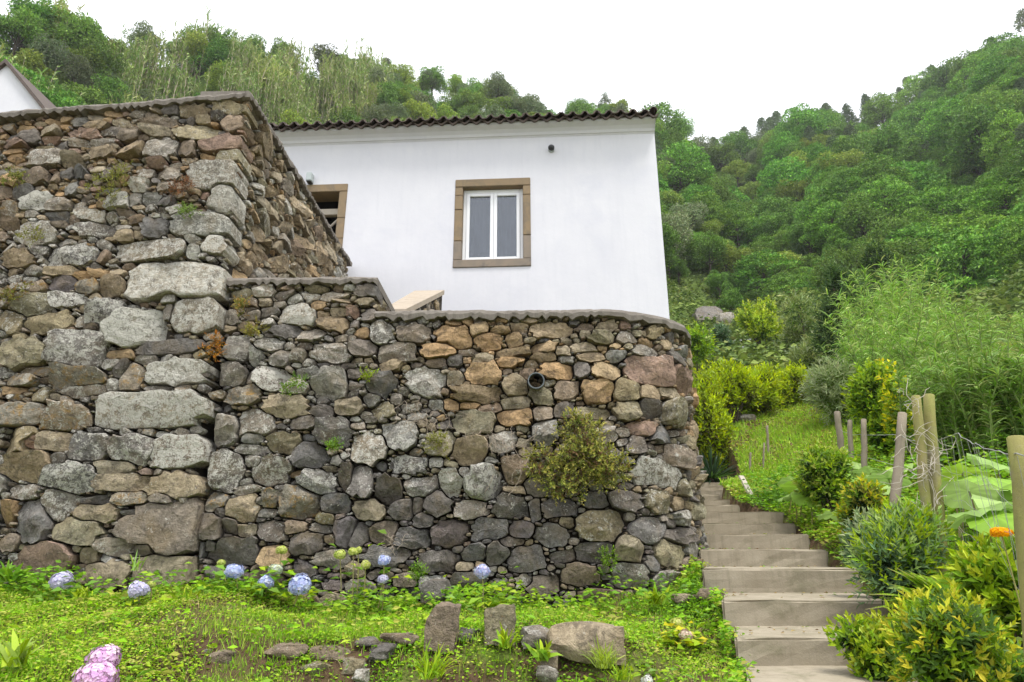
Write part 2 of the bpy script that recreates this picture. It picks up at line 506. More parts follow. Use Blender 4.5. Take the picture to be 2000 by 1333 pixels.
# ------------------------------------------------------------------ dry-stone walls
TALL = '''-3.09,6.06,0.36,0.14,e;-3.04,5.87,0.23,0.25,b;-3.11,5.63,0.47,0.21,r;-3.02,5.48,0.27,0.15,e;-3.15,5.25,0.55,0.33,l;-3.02,4.99,0.27,0.28,l;-3.18,4.70,0.61,0.29,l;-3.02,4.46,0.21,0.25,l;-3.66,4.42,0.73,0.23,l;-3.35,4.09,0.95,0.43,w;-3.09,3.74,0.46,0.38,l;-3.60,3.60,0.52,0.41,l;-3.94,3.76,0.40,0.26,k;-3.63,4.65,0.27,0.22,d;-3.24,4.53,0.14,0.10,l;-3.21,4.39,0.12,0.17,l;-3.46,6.04,0.34,0.13,t;-3.40,5.77,0.50,0.21,e;-3.36,5.95,0.18,0.11,t;-3.50,5.93,0.10,0.11,d;-3.73,5.57,0.34,0.24,g;-4.06,5.57,0.29,0.22,t;-4.34,5.54,0.28,0.14,t;-4.65,5.45,0.25,0.17,t;-4.89,5.48,0.35,0.21,g;-3.47,5.59,0.19,0.21,b;-3.82,5.80,0.30,0.12,t;-3.81,5.90,0.41,0.12,b;-4.10,5.75,0.21,0.13,b;-4.31,5.81,0.20,0.13,d;-4.66,5.93,0.15,0.11,g;-4.47,5.87,0.25,0.12,t;-4.22,5.90,0.19,0.09,t;-4.53,5.76,0.27,0.13,r;-4.63,5.67,0.23,0.11,g;-4.92,5.70,0.19,0.10,r;-4.96,5.80,0.22,0.13,t;-5.16,5.72,0.23,0.16,d;-5.24,5.85,0.21,0.10,o;-5.27,5.66,0.27,0.12,r;-4.80,5.64,0.13,0.11,d;-4.97,5.60,0.22,0.06,e;-5.28,5.56,0.20,0.08,o;-5.23,5.47,0.15,0.11,o;-5.32,5.40,0.12,0.10,t;-4.97,5.26,0.26,0.18,b;-4.78,5.24,0.11,0.15,b;-4.53,5.30,0.16,0.13,d;-4.66,5.28,0.16,0.10,d;-5.07,5.07,0.20,0.15,d;-4.56,5.10,0.12,0.16,g;-4.91,4.96,0.32,0.20,l;-4.65,4.92,0.29,0.14,g;-3.89,5.14,0.22,0.16,l;-3.61,5.13,0.17,0.13,g;-3.57,5.26,0.15,0.14,g;-3.84,5.28,0.17,0.10,g;-4.08,4.96,0.25,0.19,l;-3.90,4.98,0.14,0.14,g;-3.74,4.99,0.18,0.12,g;-4.21,5.28,0.11,0.13,d;-4.29,4.79,0.26,0.12,l;-4.65,4.80,0.24,0.10,d;-5.15,4.88,0.18,0.16,m;-4.47,4.91,0.17,0.10,g;-4.81,4.60,0.43,0.24,l;-4.21,4.64,0.38,0.15,k;-3.94,4.57,0.18,0.14,t;-3.79,4.59,0.10,0.12,t;-4.42,4.36,0.55,0.25,k;-4.93,4.32,0.34,0.18,t;-4.10,4.35,0.12,0.13,b;-4.48,4.20,0.34,0.12,t;-4.27,4.15,0.16,0.10,o;-4.09,4.17,0.19,0.09,o;-3.92,4.18,0.15,0.08,t;-4.44,4.07,0.25,0.20,p;-4.19,4.03,0.24,0.15,m;-3.94,4.03,0.25,0.24,t;-4.35,3.90,0.36,0.17,k;-4.70,3.85,0.36,0.23,e;-4.48,3.67,0.50,0.21,e;-4.84,3.68,0.21,0.23,e;-4.18,3.69,0.10,0.17,m;-3.37,3.91,0.16,0.11,g;-3.37,3.76,0.09,0.19,g;-4.63,3.35,0.45,0.30,e;-4.12,3.39,0.56,0.40,k;-3.28,3.42,0.72,0.16,d;-3.72,3.34,0.30,0.10,o;-3.79,3.26,0.19,0.12,g;-3.48,3.29,0.21,0.10,g;-3.30,3.30,0.16,0.09,g;-4.51,3.20,0.29,0.10,m;-3.19,3.18,0.56,0.27,l;-4.08,3.12,0.54,0.25,m;-3.69,3.20,0.17,0.17,d;-3.58,3.13,0.23,0.26,m;-3.74,3.06,0.12,0.13,g;-4.02,3.01,0.43,0.12,g;-3.33,3.03,0.22,0.08,g;-4.59,3.10,0.29,0.14,m;-4.66,3.01,0.22,0.08,o;-4.39,2.96,0.15,0.16,e;-3.39,2.82,1.04,0.36,w;-4.50,2.77,0.41,0.25,m;-4.11,2.76,0.42,0.25,m;-4.48,2.56,0.35,0.32,e;-4.37,2.53,0.19,0.14,r;-4.15,2.54,0.32,0.18,t;-3.84,2.49,0.38,0.26,k;-3.45,2.47,0.40,0.28,k;-3.06,2.44,0.45,0.32,k;-4.37,2.32,0.43,0.27,t;-4.11,2.39,0.13,0.11,g;-3.94,2.22,0.50,0.27,k;-3.59,2.31,0.41,0.12,t;-3.31,2.27,0.14,0.07,r;-3.48,2.18,0.44,0.17,t;-3.05,2.15,0.43,0.23,t;-4.34,2.10,0.28,0.14,g;-4.02,2.00,0.30,0.26,g;-4.19,1.86,0.34,0.34,d;-4.44,1.93,0.12,0.28,o;-3.71,2.03,0.28,0.08,d;-3.38,2.04,0.30,0.12,m;-3.65,1.92,0.41,0.16,t;-3.37,1.93,0.16,0.07,d;-3.80,1.78,0.45,0.26,e;-3.14,1.81,0.70,0.46,b;-3.12,2.05,0.20,0.11,g;-4.02,1.53,0.52,0.32,r;-4.35,1.68,0.15,0.15,b;-3.66,1.58,0.17,0.14,t;-3.46,1.65,0.28,0.14,g;-3.20,1.63,0.21,0.12,d;-3.48,1.43,0.41,0.21,t;-3.03,1.46,0.50,0.26,t'''
LOW = '''-2.74,3.98,0.22,0.10,e;-2.50,4.00,0.19,0.11,g;-2.31,3.97,0.18,0.09,d;-2.20,3.93,0.18,0.10,l;-2.05,3.96,0.18,0.08,l;-1.83,3.95,0.26,0.09,l;-2.00,4.04,0.18,0.08,e;-1.75,3.91,0.19,0.06,t;-1.98,3.87,0.18,0.10,o;-2.16,3.77,0.38,0.21,l;-1.80,3.67,0.33,0.16,t;-1.77,3.80,0.15,0.09,t;-1.92,3.78,0.11,0.07,t;-2.48,3.90,0.14,0.08,t;-2.79,3.74,0.11,0.15,g;-2.43,3.80,0.19,0.08,d;-1.63,3.79,0.11,0.11,r;-2.35,3.88,0.12,0.07,g;-1.61,3.67,0.09,0.09,d;-2.84,2.97,0.18,0.20,m;-2.57,2.97,0.34,0.18,m;-2.91,3.15,0.08,0.14,t;-2.72,3.17,0.31,0.24,g;-2.68,3.43,0.25,0.29,g;-2.40,3.47,0.25,0.14,g;-2.34,3.14,0.32,0.25,k;-2.53,3.16,0.07,0.16,d;-2.51,3.35,0.13,0.19,g;-2.26,3.33,0.18,0.17,g;-2.10,3.36,0.15,0.14,g;-2.00,3.20,0.30,0.10,g;-1.80,3.38,0.34,0.20,g;-2.00,3.56,0.29,0.13,g;-1.78,3.09,0.36,0.32,g;-1.72,3.52,0.13,0.07,g;-2.72,2.66,0.39,0.30,g;-2.43,2.72,0.37,0.25,g;-2.18,2.87,0.42,0.23,t;-1.99,2.72,0.28,0.14,d;-1.71,2.64,0.34,0.24,d;-1.61,2.86,0.23,0.16,t;-1.82,2.81,0.17,0.13,d;-2.15,2.53,0.30,0.19,e;-1.91,2.42,0.30,0.26,d;-2.44,2.58,0.19,0.10,g;-2.44,2.48,0.33,0.09,g;-2.42,2.38,0.19,0.10,g;-2.65,2.30,0.37,0.37,k;-2.24,2.29,0.37,0.28,k;-1.81,2.18,0.37,0.22,k;-1.56,2.22,0.14,0.26,d;-2.81,2.12,0.12,0.06,g;-2.02,2.26,0.13,0.06,o;-2.70,2.02,0.25,0.17,m;-2.41,2.13,0.22,0.09,g;-2.44,1.96,0.30,0.25,t;-2.21,2.05,0.16,0.16,m;-1.95,2.02,0.37,0.31,m;-1.64,2.01,0.25,0.17,d;-2.22,1.93,0.14,0.09,g;-2.31,2.03,0.09,0.09,g;-2.64,1.94,0.09,0.10,d;-2.70,1.81,0.20,0.23,d;-2.54,1.82,0.16,0.14,d;-2.39,1.77,0.16,0.13,t;-2.15,1.78,0.29,0.19,d;-1.96,1.81,0.20,0.12,b;-1.71,1.87,0.16,0.11,e;-1.53,1.76,0.23,0.26,p;-1.75,1.80,0.19,0.09,d;-1.86,1.68,0.29,0.21,d;-2.48,1.61,0.47,0.26,d;-2.13,1.57,0.26,0.19,o;-1.63,1.55,0.32,0.15,g;-1.68,1.71,0.12,0.08,t;-2.76,1.62,0.06,0.15,d;-2.68,1.65,0.11,0.10,d;-1.52,3.57,0.16,0.12,o;-1.34,3.58,0.21,0.26,g;-1.03,3.56,0.36,0.22,b;-1.50,3.42,0.28,0.18,d;-1.19,3.39,0.40,0.19,g;-0.65,3.53,0.36,0.23,o;-0.41,3.60,0.20,0.13,o;-0.32,3.49,0.27,0.17,o;-0.21,3.60,0.20,0.08,o;-0.08,3.50,0.17,0.15,o;-0.03,3.63,0.17,0.10,t;0.28,3.60,0.43,0.15,t;-0.78,3.40,0.34,0.15,o;-0.81,3.28,0.18,0.10,b;-0.64,3.30,0.14,0.11,d;-0.51,3.38,0.19,0.08,b;-0.36,3.32,0.19,0.09,t;-0.09,3.38,0.34,0.08,o;-0.14,3.28,0.22,0.10,o;0.20,3.42,0.24,0.12,o;0.20,3.33,0.21,0.10,t;0.37,3.39,0.14,0.11,t;0.57,3.42,0.24,0.11,t;0.74,3.51,0.26,0.14,e;0.64,3.32,0.25,0.09,t;0.40,3.30,0.16,0.08,g;0.81,3.64,0.22,0.10,t;0.98,3.53,0.21,0.13,g;0.99,3.65,0.14,0.08,r;0.59,3.63,0.17,0.07,b;0.87,3.34,0.19,0.12,g;1.23,3.23,0.59,0.31,r;1.21,3.41,0.30,0.12,g;1.46,3.51,0.16,0.12,t;0.78,3.19,0.29,0.18,o;0.55,3.20,0.15,0.19,d;0.31,3.20,0.29,0.17,o;-0.36,3.17,0.34,0.22,o;-0.90,3.10,0.36,0.27,g;-0.62,3.12,0.17,0.13,t;-0.07,3.05,0.25,0.19,t;-0.41,2.98,0.45,0.15,t;-0.49,2.88,0.20,0.08,o;-0.30,2.85,0.21,0.09,b;-0.07,2.89,0.25,0.12,t;0.18,2.95,0.22,0.15,e;0.39,3.01,0.21,0.20,b;0.68,2.99,0.27,0.23,o;0.95,3.01,0.26,0.22,e;1.20,3.01,0.24,0.14,t;1.50,3.04,0.34,0.13,t;1.57,2.85,0.57,0.26,e;-0.08,2.76,0.32,0.17,o;-0.44,2.72,0.38,0.24,e;0.19,2.79,0.17,0.15,b;0.38,2.82,0.16,0.15,d;0.63,2.80,0.33,0.11,e;0.95,2.82,0.27,0.18,e;1.19,2.86,0.22,0.18,d;1.09,2.67,0.26,0.15,r;0.19,2.62,0.25,0.25,g;-0.17,2.54,0.23,0.20,g;-1.09,2.59,0.34,0.26,g;-1.37,2.49,0.35,0.28,l;-0.75,2.52,0.27,0.26,e;-0.47,2.46,0.33,0.27,t;-0.07,2.29,0.27,0.25,b;-0.35,2.17,0.32,0.33,k;-1.02,2.34,0.32,0.17,k;-0.63,2.18,0.18,0.25,l;-0.52,2.28,0.14,0.10,l;0.14,2.14,0.24,0.17,d;-0.08,2.12,0.20,0.07,t;-1.44,2.21,0.21,0.29,d;-1.18,2.12,0.25,0.24,d;-0.90,2.15,0.30,0.17,k;-0.75,2.01,0.26,0.21,d;-1.06,1.96,0.22,0.20,d;-1.33,1.95,0.28,0.18,t;-0.93,1.99,0.10,0.16,d;-0.46,1.95,0.30,0.17,g;-0.10,1.98,0.31,0.20,d;0.10,1.94,0.10,0.19,d;0.31,1.97,0.31,0.18,d;0.37,1.85,0.15,0.10,t;-0.02,1.79,0.22,0.14,p;0.25,1.74,0.29,0.21,d;-0.29,1.79,0.31,0.17,d;-0.64,1.76,0.33,0.23,p;-0.95,1.72,0.31,0.18,d;-1.21,1.76,0.23,0.21,b;-1.42,1.75,0.16,0.23,d;0.65,1.82,0.45,0.27,e;1.08,1.78,0.36,0.23,d;0.90,1.64,0.28,0.24,t;0.58,1.60,0.33,0.17,d;0.33,1.57,0.23,0.09,d;-0.09,1.69,0.21,0.08,d;-0.23,1.60,0.21,0.17,d;-0.41,1.60,0.23,0.14,d;-0.73,1.53,0.33,0.18,d;-1.17,1.57,0.40,0.17,d;0.03,1.55,0.32,0.21,d;0.46,1.43,0.32,0.19,b;1.31,1.60,0.35,0.25,e;1.10,1.51,0.13,0.13,d;0.89,1.42,0.32,0.22,g;0.17,1.34,0.25,0.19,b;0.64,1.25,0.44,0.18,b;1.23,1.34,0.29,0.23,g;-0.47,1.37,0.30,0.17,d;-0.76,1.35,0.23,0.15,g;-0.99,1.39,0.23,0.11,b;-0.51,1.49,0.17,0.08,t;0.35,1.18,0.23,0.11,d;1.48,1.74,0.44,0.15,d;1.48,2.44,0.39,0.21,b;1.25,2.28,0.54,0.25,l;1.20,2.02,0.22,0.23,e;1.47,2.02,0.17,0.13,t;0.88,2.03,0.29,0.19,d;1.55,1.90,0.27,0.14,g;1.70,1.63,0.34,0.13,g;1.31,2.63,0.26,0.17,d;1.03,2.52,0.19,0.18,d;1.71,3.22,0.43,0.31,r;0.62,2.04,0.21,0.14,d'''
PAL = {  # colour, pale lichen, orange lichen
    'd': ((.172, .158, .142), .32, .0), 'g': ((.28, .255, .215), .52, .15), 'l': ((.315, .288, .235), .78, .25), 't': ((.36, .295, .20), .3, .15),
    'o': ((.42, .295, .165), .12, .1), 'r': ((.33, .23, .175), .25, .0), 'b': ((.26, .205, .15), .3, .15), 'e': ((.285, .25, .16), .4, .28),
    'p': ((.185, .157, .147), .2, .0), 'w': ((.36, .33, .27), .80, .45), 'm': ((.29, .252, .195), .46, .8), 'k': ((.205, .184, .16), .74, .22)}


def parse(s):
    out = []
    for r in s.split(';'):
        a = r.split(',')
        out.append([float(a[0]), float(a[1]), float(a[2]) / 2, float(a[3]) / 2, R.uniform(-.10, .10) * (.3 if a[4] == 'w' else 1), 4.6 if a[4] == 'w' else (R.uniform(3.0, 3.9) if a[4] == 'l' and float(a[2]) > .25 else R.uniform(2.2, 3.4)), a[4]])
    return out


def fill_stones(stones, u0, u1, v0, vtop, zone, sizes, flat=(.42, .8), seed=1, tilt=.22):
    rg = random.Random(seed)
    S = [list(s) for s in stones]
    cap = 6000
    A = np.zeros((cap, 6))
    n = 0
    for s in S:
        A[n] = s[:6]; n += 1
    for size, tries in sizes:
        for _ in range(tries):
            a = size * rg.uniform(.75, 1.35); b = a * rg.uniform(*flat)
            u = rg.uniform(u0 + a * .8, u1 - a * .8); v = rg.uniform(v0, vtop(u) - b * .8)
            if n:
                D = A[:n, :2] - (u, v)
                d = np.hypot(D[:, 0], D[:, 1])
                near = d < (np.maximum(A[:n, 2], A[:n, 3]) + a) * 1.05
                if near.any():
                    B = A[:n][near]; dd = d[near] + 1e-6; dx = D[near, 0] / dd; dy = D[near, 1] / dd
                    pw = np.interp(B[:, 5], [2.2, 3.4, 4.6], [2.3, 3.6, 12])
                    rs = 1 / (np.abs(dx / B[:, 2]) ** pw + np.abs(dy / B[:, 3]) ** pw) ** (1 / pw) * 1.04
                    rc = 1 / math.sqrt(1) / np.sqrt((dx / a) ** 2 + (dy / b) ** 2)
                    if (dd < (rs + rc) * .86).any(): continue
            ang = rg.gauss(0, tilt)
            S.append([u, v, a, b, ang, rg.uniform(1.9, 3.0), zone(u, v, rg)])
            A[n] = S[-1][:6]; n += 1
            if n >= cap: return S
    return S


def facets(s, rg):
    """Edge directions and distances of one stone's angular outline."""
    a, b, ang, sq = s[2], s[3], s[4], s[5]
    N, D = [], []
    calm = .3 if sq > 4.5 else 1
    for q in range(4):
        t = q * math.pi / 2 + rg.gauss(0, .26) * (min(1, b / a) if q % 2 else min(1, a / b)) * calm
        N.append(t); D.append((a if q % 2 == 0 else b) * rg.uniform(.93, 1.1))
    for q in range(4):
        t = math.pi / 4 + q * math.pi / 2 + rg.gauss(0, .28) * calm
        bs = abs(a * math.cos(t)) + abs(b * math.sin(t))
        cut = rg.uniform(0, .12) if sq > 4.5 else rg.uniform(-.05, .62) * (1 - min(.6, max(0, (sq - 2.6) * .4)))
        N.append(t); D.append(bs - min(a, b) * cut)
    N = np.array(N) + ang
    return np.stack([np.cos(N), np.sin(N)], -1), np.array(D)


def profiles(S, K, clip, seed=5):
    """Angular outline of every stone: grown until it meets its neighbours."""
    rg = random.Random(seed)
    A = np.array([s[:6] for s in S])
    FN, FD = [np.array(v) for v in zip(*[facets(s, rg) for s in S])]
    sc = np.linspace(.35, 1.42, 36)
    out = []
    rad = np.maximum(A[:, 2], A[:, 3])
    for i in range(len(A)):
        u, v, a, b, ang, p = A[i]
        # rays, denser round the ends of long stones
        K2 = K + 8 if a > .13 else K
        t0 = 2 * math.pi * (np.arange(K2) + rg.random()) / K2
        dx = a * np.cos(t0); dy = b * np.sin(t0)
        ca, sa = math.cos(ang), math.sin(ang)
        dx, dy = dx * ca - dy * sa, dx * sa + dy * ca
        L = np.hypot(dx, dy); dx /= L; dy /= L
        q = 1 / ((dx[:, None] * FN[i][:, 0] + dy[:, None] * FN[i][:, 1]) / FD[i]).max(1)
        D = np.hypot(A[:, 0] - u, A[:, 1] - v)
        nb = np.where((D < (rad + rad[i]) * 1.5) & (D > 1e-6))[0]
        PX = u + dx[:, None] * q[:, None] * sc[None]; PY = v + dy[:, None] * q[:, None] * sc[None]
        own = np.broadcast_to(sc[None], PX.shape)
        bad = (own > 1.34) | ((own - 1) * q[:, None] > .045) | ~clip(PX, PY)
        if len(nb):
            X = PX[..., None] - A[nb, 0]; Y = PY[..., None] - A[nb, 1]
            mt = ((X[..., None] * FN[nb][:, :, 0] + Y[..., None] * FN[nb][:, :, 1]) / FD[nb]).max(-1)
            bad = bad | (mt.min(-1) < own)
        first = np.where(bad.any(1), bad.argmax(1), len(sc))
        s_ = sc[np.clip(first - 1, 0, len(sc) - 1)] * np.where(first == 0, .9, 1)
        rr = q * s_ - .0022 - .003 * rg.random()
        rr = np.maximum(rr, .35 * q)
        rr = .92 * rr + .04 * (np.roll(rr, 1) + np.roll(rr, -1))
        out.append((dx * rr, dy * rr))
    return out


def stone_geom(s, prof, mapf, rg, corner=None, hs=1.0):
    """One stone as a closed lump; returns world verts, faces, centre, colour data."""
    px, py = prof
    K = len(px)
    m_ = min(s[2], s[3])
    h = min(.085, max(.014, m_ * rg.uniform(.28, .60))) * hs
    off = rg.uniform(-.03, .022) if m_ > .05 else rg.uniform(-.045, .004)
    if corner is not None: h *= .42; off = rg.uniform(-.004, .008)
    elif s[6] == 'w' or (s[6] == 'l' and m_ > .1): h *= .6; off *= .5
    rd = rg.random() ** 2                                    # rounded cobble or flat-faced block
    rings = [(.88, -.13), (1.0, -.015), (.985 - .04 * rd, h * (.66 - .2 * rd)), (.93 - .09 * rd, h * .92), (.66, h), (.33, h * 1.02)]
    if m_ < .045: rings = [(.88, -.10), (1.0, -.008), (.93 - .05 * rd, h * .6), (.6, h)]
    tx, ty = rg.gauss(0, .24), rg.gauss(.03, .26)
    planes = [(rg.uniform(0, 6.28), rg.uniform(.5, 1.6), rg.uniform(.35, .85)) for _ in range(4)]
    wv = [(rg.gauss(0, 1), rg.gauss(0, 1), rg.uniform(0, 6.28), rg.uniform(.5, 1)) for _ in range(5)]

    calm_ = corner is not None or s[6] == 'w'
    if calm_: tx *= .3; ty *= .3

    def relief(x, y, d):
        X, Y = x / s[2], y / s[3]
        for (t, sl, l) in planes:
            if calm_: sl *= .2
            d = min(d, max(.1 * h, h * (l + .55 - sl * max(0, X * math.cos(t) + Y * math.sin(t)))))
        n_ = sum(am * math.sin(2.6 * (i + 1) ** .7 * (p * X + q_ * Y) + ph) / (i + 1.5) for i, (p, q_, ph, am) in enumerate(wv))
        return d + tx * x + ty * y + n_ * .22 * h

    V = []
    for j, (f, d) in enumerate(rings):
        for k in range(K):
            x, y = px[k] * f, py[k] * f
            if d > 0:
                w_ = .5 * (1 if j < 4 else .3)
                x += rg.gauss(0, .03) * s[2] * w_; y += rg.gauss(0, .03) * s[3] * w_
                dd = relief(x, y, d) + rg.gauss(0, .025) * h
            elif j == 1: dd = d + rg.gauss(0, .10) * h + tx * x + ty * y
            else: dd = d
            if corner is not None and d < -.05:
                dd = -corner
                x, y = px[k] * .97, py[k] * .97
            V.append(mapf(s[0] + x, s[1] + y, dd + off))
    V.append(mapf(s[0], s[1], relief(0, 0, h * 1.02) + off))
    F4 = []
    for j in range(len(rings) - 1):
        for k in range(K):
            k2 = (k + 1) % K
            F4.append((j * K + k, j * K + k2, (j + 1) * K + k2, (j + 1) * K + k))
    L = (len(rings) - 1) * K
    F3 = [(L + k, L + (k + 1) % K, len(V) - 1) for k in range(K)]
    V = np.array(V)
    c, li, oc = PAL[s[6]]
    val = rg.uniform(.82, 1.2); w = rg.uniform(-.07, .07)
    col = (c[0] * val * (1 + w), c[1] * val, c[2] * val * (1 - w), min(1, max(0, li + rg.uniform(-.15, .15))))
    return V, F4, F3, col, oc


def place_stones(S, prof, mapf, parent, seed, keep, corner_fn=None, name='stone', hs=1.0):
    rg = random.Random(seed)
    order = sorted(range(len(S)), key=lambda i: -S[i][2] * S[i][3])
    bv, b4, b3, bc, bo, n = [], [], [], [], [], 0
    for rank, i in enumerate(order):
        cr = corner_fn(S[i]) if corner_fn else None
        V, F4, F3, col, oc = stone_geom(S[i], prof[i], mapf, rg, cr, hs)
        if rank < keep:
            c = V.mean(0)
            me = mesh_np(name, V - c, [np.array(F4), np.array(F3)], cols=np.array(col), extra={'ochre': oc}, smooth_shade=True, sharp=math.radians(27))
            obj(name, me, M['stone'], parent, loc=c)
        else:
            bv.append(V); b4.append(np.array(F4) + n); b3.append(np.array(F3) + n)
            bc.append(np.tile(np.array(col), (len(V), 1))); bo.append(np.full(len(V), oc)); n += len(V)
    if bv:
        me = mesh_np('chinking_stones', np.vstack(bv), [np.vstack(b4), np.vstack(b3)], cols=np.vstack(bc), extra={'ochre': np.concatenate(bo)}, smooth_shade=True, sharp=math.radians(38))
        tag(obj('chinking_stones', me, M['stone'], parent), kind='stuff')


def strip(path, thick, z0, z1, name, mat, parent, front=0.0):
    """Closed band along a plan path (list of (x, y, nx, ny)); front = how far it stands proud."""
    V, F = [], []
    for i, (x, y, nx, ny) in enumerate(path):
        zt = z1(x, i) if callable(z1) else z1
        zb = z0(x, i) if callable(z0) else z0
        V += [(x + nx * front, y + ny * front, zb), (x - nx * thick, y - ny * thick, zb), (x - nx * thick, y - ny * thick, zt), (x + nx * front, y + ny * front, zt)]
    n = len(path)
    for i in range(n - 1):
        for k in range(4):
            k2 = (k + 1) % 4
            F.append((i * 4 + k, i * 4 + k2, i * 4 + 4 + k2, i * 4 + 4 + k))
    F += [(3, 2, 1, 0), (n * 4 - 4, n * 4 - 3, n * 4 - 2, n * 4 - 1)]
    b = MB(); b.add(V, f4=F)
    return b.build(name, mat, parent)


def rough_band(path, thick, z0, z1, name, mat, parent, front, seed):
    """Mortar coping with an uneven lower and upper edge, finely divided along its length."""
    rg = random.Random(seed)
    P = []
    for (a, b_) in zip(path[:-1], path[1:]):
        L = math.hypot(b_[0] - a[0], b_[1] - a[1]); m_ = max(1, int(L / .035))
        for i in range(m_):
            t = i / m_
            P.append(tuple(a[k] + (b_[k] - a[k]) * t for k in range(4)))
    P.append(path[-1])
    z0f = z0 if callable(z0) else (lambda x: z0); z1f = z1 if callable(z1) else (lambda x: z1)
    V, F = [], []
    wob = 0
    for (x, y, nx, ny) in P:
        wob = wob * .85 + rg.gauss(0, .0022)
        zb = z0f(x) + rg.uniform(-.035, .018); zt = z1f(x) + wob * .5
        f = front + wob + rg.uniform(-.009, .007)
        prof = [(f, zb), (f + .006, (zb + zt) / 2), (f - .006, zt - .012), (f - .03, zt), (-thick, zt), (-thick, zb)]
        V += [(x + nx * d, y + ny * d, z) for d, z in prof]
    n = len(P); q = 6
    for i in range(n - 1):
        for k in range(q):
            k2 = (k + 1) % q
            F.append((i * q + k, i * q + k2, (i + 1) * q + k2, (i + 1) * q + k))
    b = MB(); b.add(V, f4=F + [(0, 3, 4, 5), (0, 1, 2, 3), ((n - 1) * q, (n - 1) * q + 5, (n - 1) * q + 4, (n - 1) * q + 3), ((n - 1) * q, (n - 1) * q + 3, (n - 1) * q + 2, (n - 1) * q + 1)])
    return b.build(name, mat, parent)


# --- the tall terrace wall: front face and the side that runs back to the house
def tall_top(x): return 6.235 + .085 * (np.minimum(x, -2.9) + 2.9)


XT = -2.90            # corner of the tall wall


def corner_x(v): return XT + .12 * (1 - smooth(1.2, 5.5, v))


tall = empty('terrace_wall', (-4.6, 5.8, 1.2), 'tall dry-stone terrace wall with big pale corner blocks at left', 'wall')
off_t = np.array(tall.location)


def tall_map(u, v, d): return np.array([u, 5.6 - d, v]) - off_t


def side_map(u, v, d): return np.array([XT + d, u, v]) - off_t


def zone_tall(u, v, rg):
    if v > 4.9: return rg.choice('ttbbegoordm')
    if v > 3.6: return rg.choice('gglltkkemb')
    return rg.choice('ggkkmmtedlb')


S1 = fill_stones(parse(TALL), -7.6, -2.87, 1.0, lambda u: tall_top(u) - .05, zone_tall, [(.12, 350), (.08, 1800), (.055, 5000), (.038, 8000), (.026, 8000), (.018, 6000)], seed=3)
P1 = profiles(S1, 20, lambda X, Y: (X < corner_x(Y) + .01) & (Y < tall_top(X) - .045))
place_stones(S1, P1, tall_map, tall, 5, 230, hs=.72, corner_fn=lambda s: .30 if s[0] + s[2] > corner_x(s[1]) - .16 and s[2] > .09 else None)


def zone_sunlit_side(u, v, rg): return rg.choice('tttttloeegbotl')  # palette lightened to paint in the sun from the right on this face


S2 = fill_stones([], 5.92, 9.72, 3.6, lambda u: 6.18, zone_sunlit_side, [(.16, 60), (.11, 260), (.075, 1400), (.05, 3000), (.033, 2500)], seed=8, tilt=.35, flat=(.35, .7))
P2 = profiles(S2, 14, lambda X, Y: (X > 5.9) & (Y < 6.19) & (X < 9.74))
place_stones(S2, P2, side_map, tall, 6, 70)
core = MB().hexa([(-7.9, 5.71, .6), (corner_x(1.0) - .10, 5.71, .6), (corner_x(1.0) - .07, 6.3, .6), (-7.9, 6.3, .6), (-7.9, 5.71, 5.75), (XT - .10, 5.71, 6.19), (XT - .07, 6.3, 6.19), (-7.9, 6.3, 5.75)])
core.box(XT - .55, XT - .06, 6.31, 9.74, 2.6, 6.19)
core.build('wall_core', M['core'], tall, loc=-off_t)
rough_band([(-7.9, 5.6, 0, -1), (XT - .02, 5.6, 0, -1)], .5, lambda x: float(tall_top(x)) - .055, lambda x: float(tall_top(x)) + .012, 'coping', M['mortar'], tall, .045, 2).location = -off_t
rough_band([(XT, 5.56, 1, 0), (XT, 9.74, 1, 0)], .5, 6.185, 6.25, 'coping', M['mortar'], tall, .04, 4).location = -off_t

# --- the lower wall with a raised block at its left end and a rounded right end
low = empty('retaining_wall', (-.5, 5.9, 1.2), 'lower dry-stone retaining wall with rounded end beside the steps', 'wall')
off_l = np.array(low.location)
UA = XC + RC * math.pi / 2


def low_map(u, v, d):
    if u < XC: p = (u, YF - d)
    elif u < UA:
        t = (u - XC) / RC
        p = (XC + (RC + d) * math.sin(t), YF + RC - (RC + d) * math.cos(t))
    else: p = (XC + RC + d, YF + RC + (u - UA))
    return np.array([p[0], p[1], v]) - off_l


def low_top(u): return np.where(u < -1.40, 4.135, 3.785 - .05 * smooth(.9, 2.4, u))


def zone_low(u, v, rg):
    if v > 3.75: return rg.choice('ggtdelb')
    if u > -.75 and v > 2.65: return rg.choice('ooottbegd')
    if u > 1.2: return rg.choice('teegdbt')
    if u < -1.4 and v > 1.9: return rg.choice('gglkmtd')
    if v < 2.0: return rg.choice('dddgbtp')
    return rg.choice('ggdktem')


S3 = fill_stones(parse(LOW), -2.86, 5.3, .95, lambda u: float(low_top(u)) - .05, zone_low, [(.12, 500), (.08, 2000), (.055, 6000), (.038, 9000), (.026, 9000), (.018, 7000)], seed=12)
P3 = profiles(S3, 20, lambda X, Y: (Y < low_top(X) - .05) & (X > corner_x(Y) + .012))
place_stones(S3, P3, low_map, low, 9, 285, corner_fn=lambda s: .28 if s[1] > 3.8 and s[0] + s[2] > -1.55 and s[0] < -1.4 and s[2] > .07 else None)
path = [(-2.8, YF, 0, -1), (XC, YF, 0, -1)] + [(XC + RC * math.sin(t), YF + RC - RC * math.cos(t), math.sin(t), -math.cos(t)) for t in np.linspace(.06, math.pi / 2, 24)] + [(XC + RC, 9.75, 1, 0)]
strip([(x - nx * .10, y - ny * .10, nx, ny) for x, y, nx, ny in path], .42, .6, 3.70, 'wall_core', M['core'], low).location = -off_l
cb = MB().box(-2.86, -1.47, YF + .07, 7.2, 3.705, 4.09)
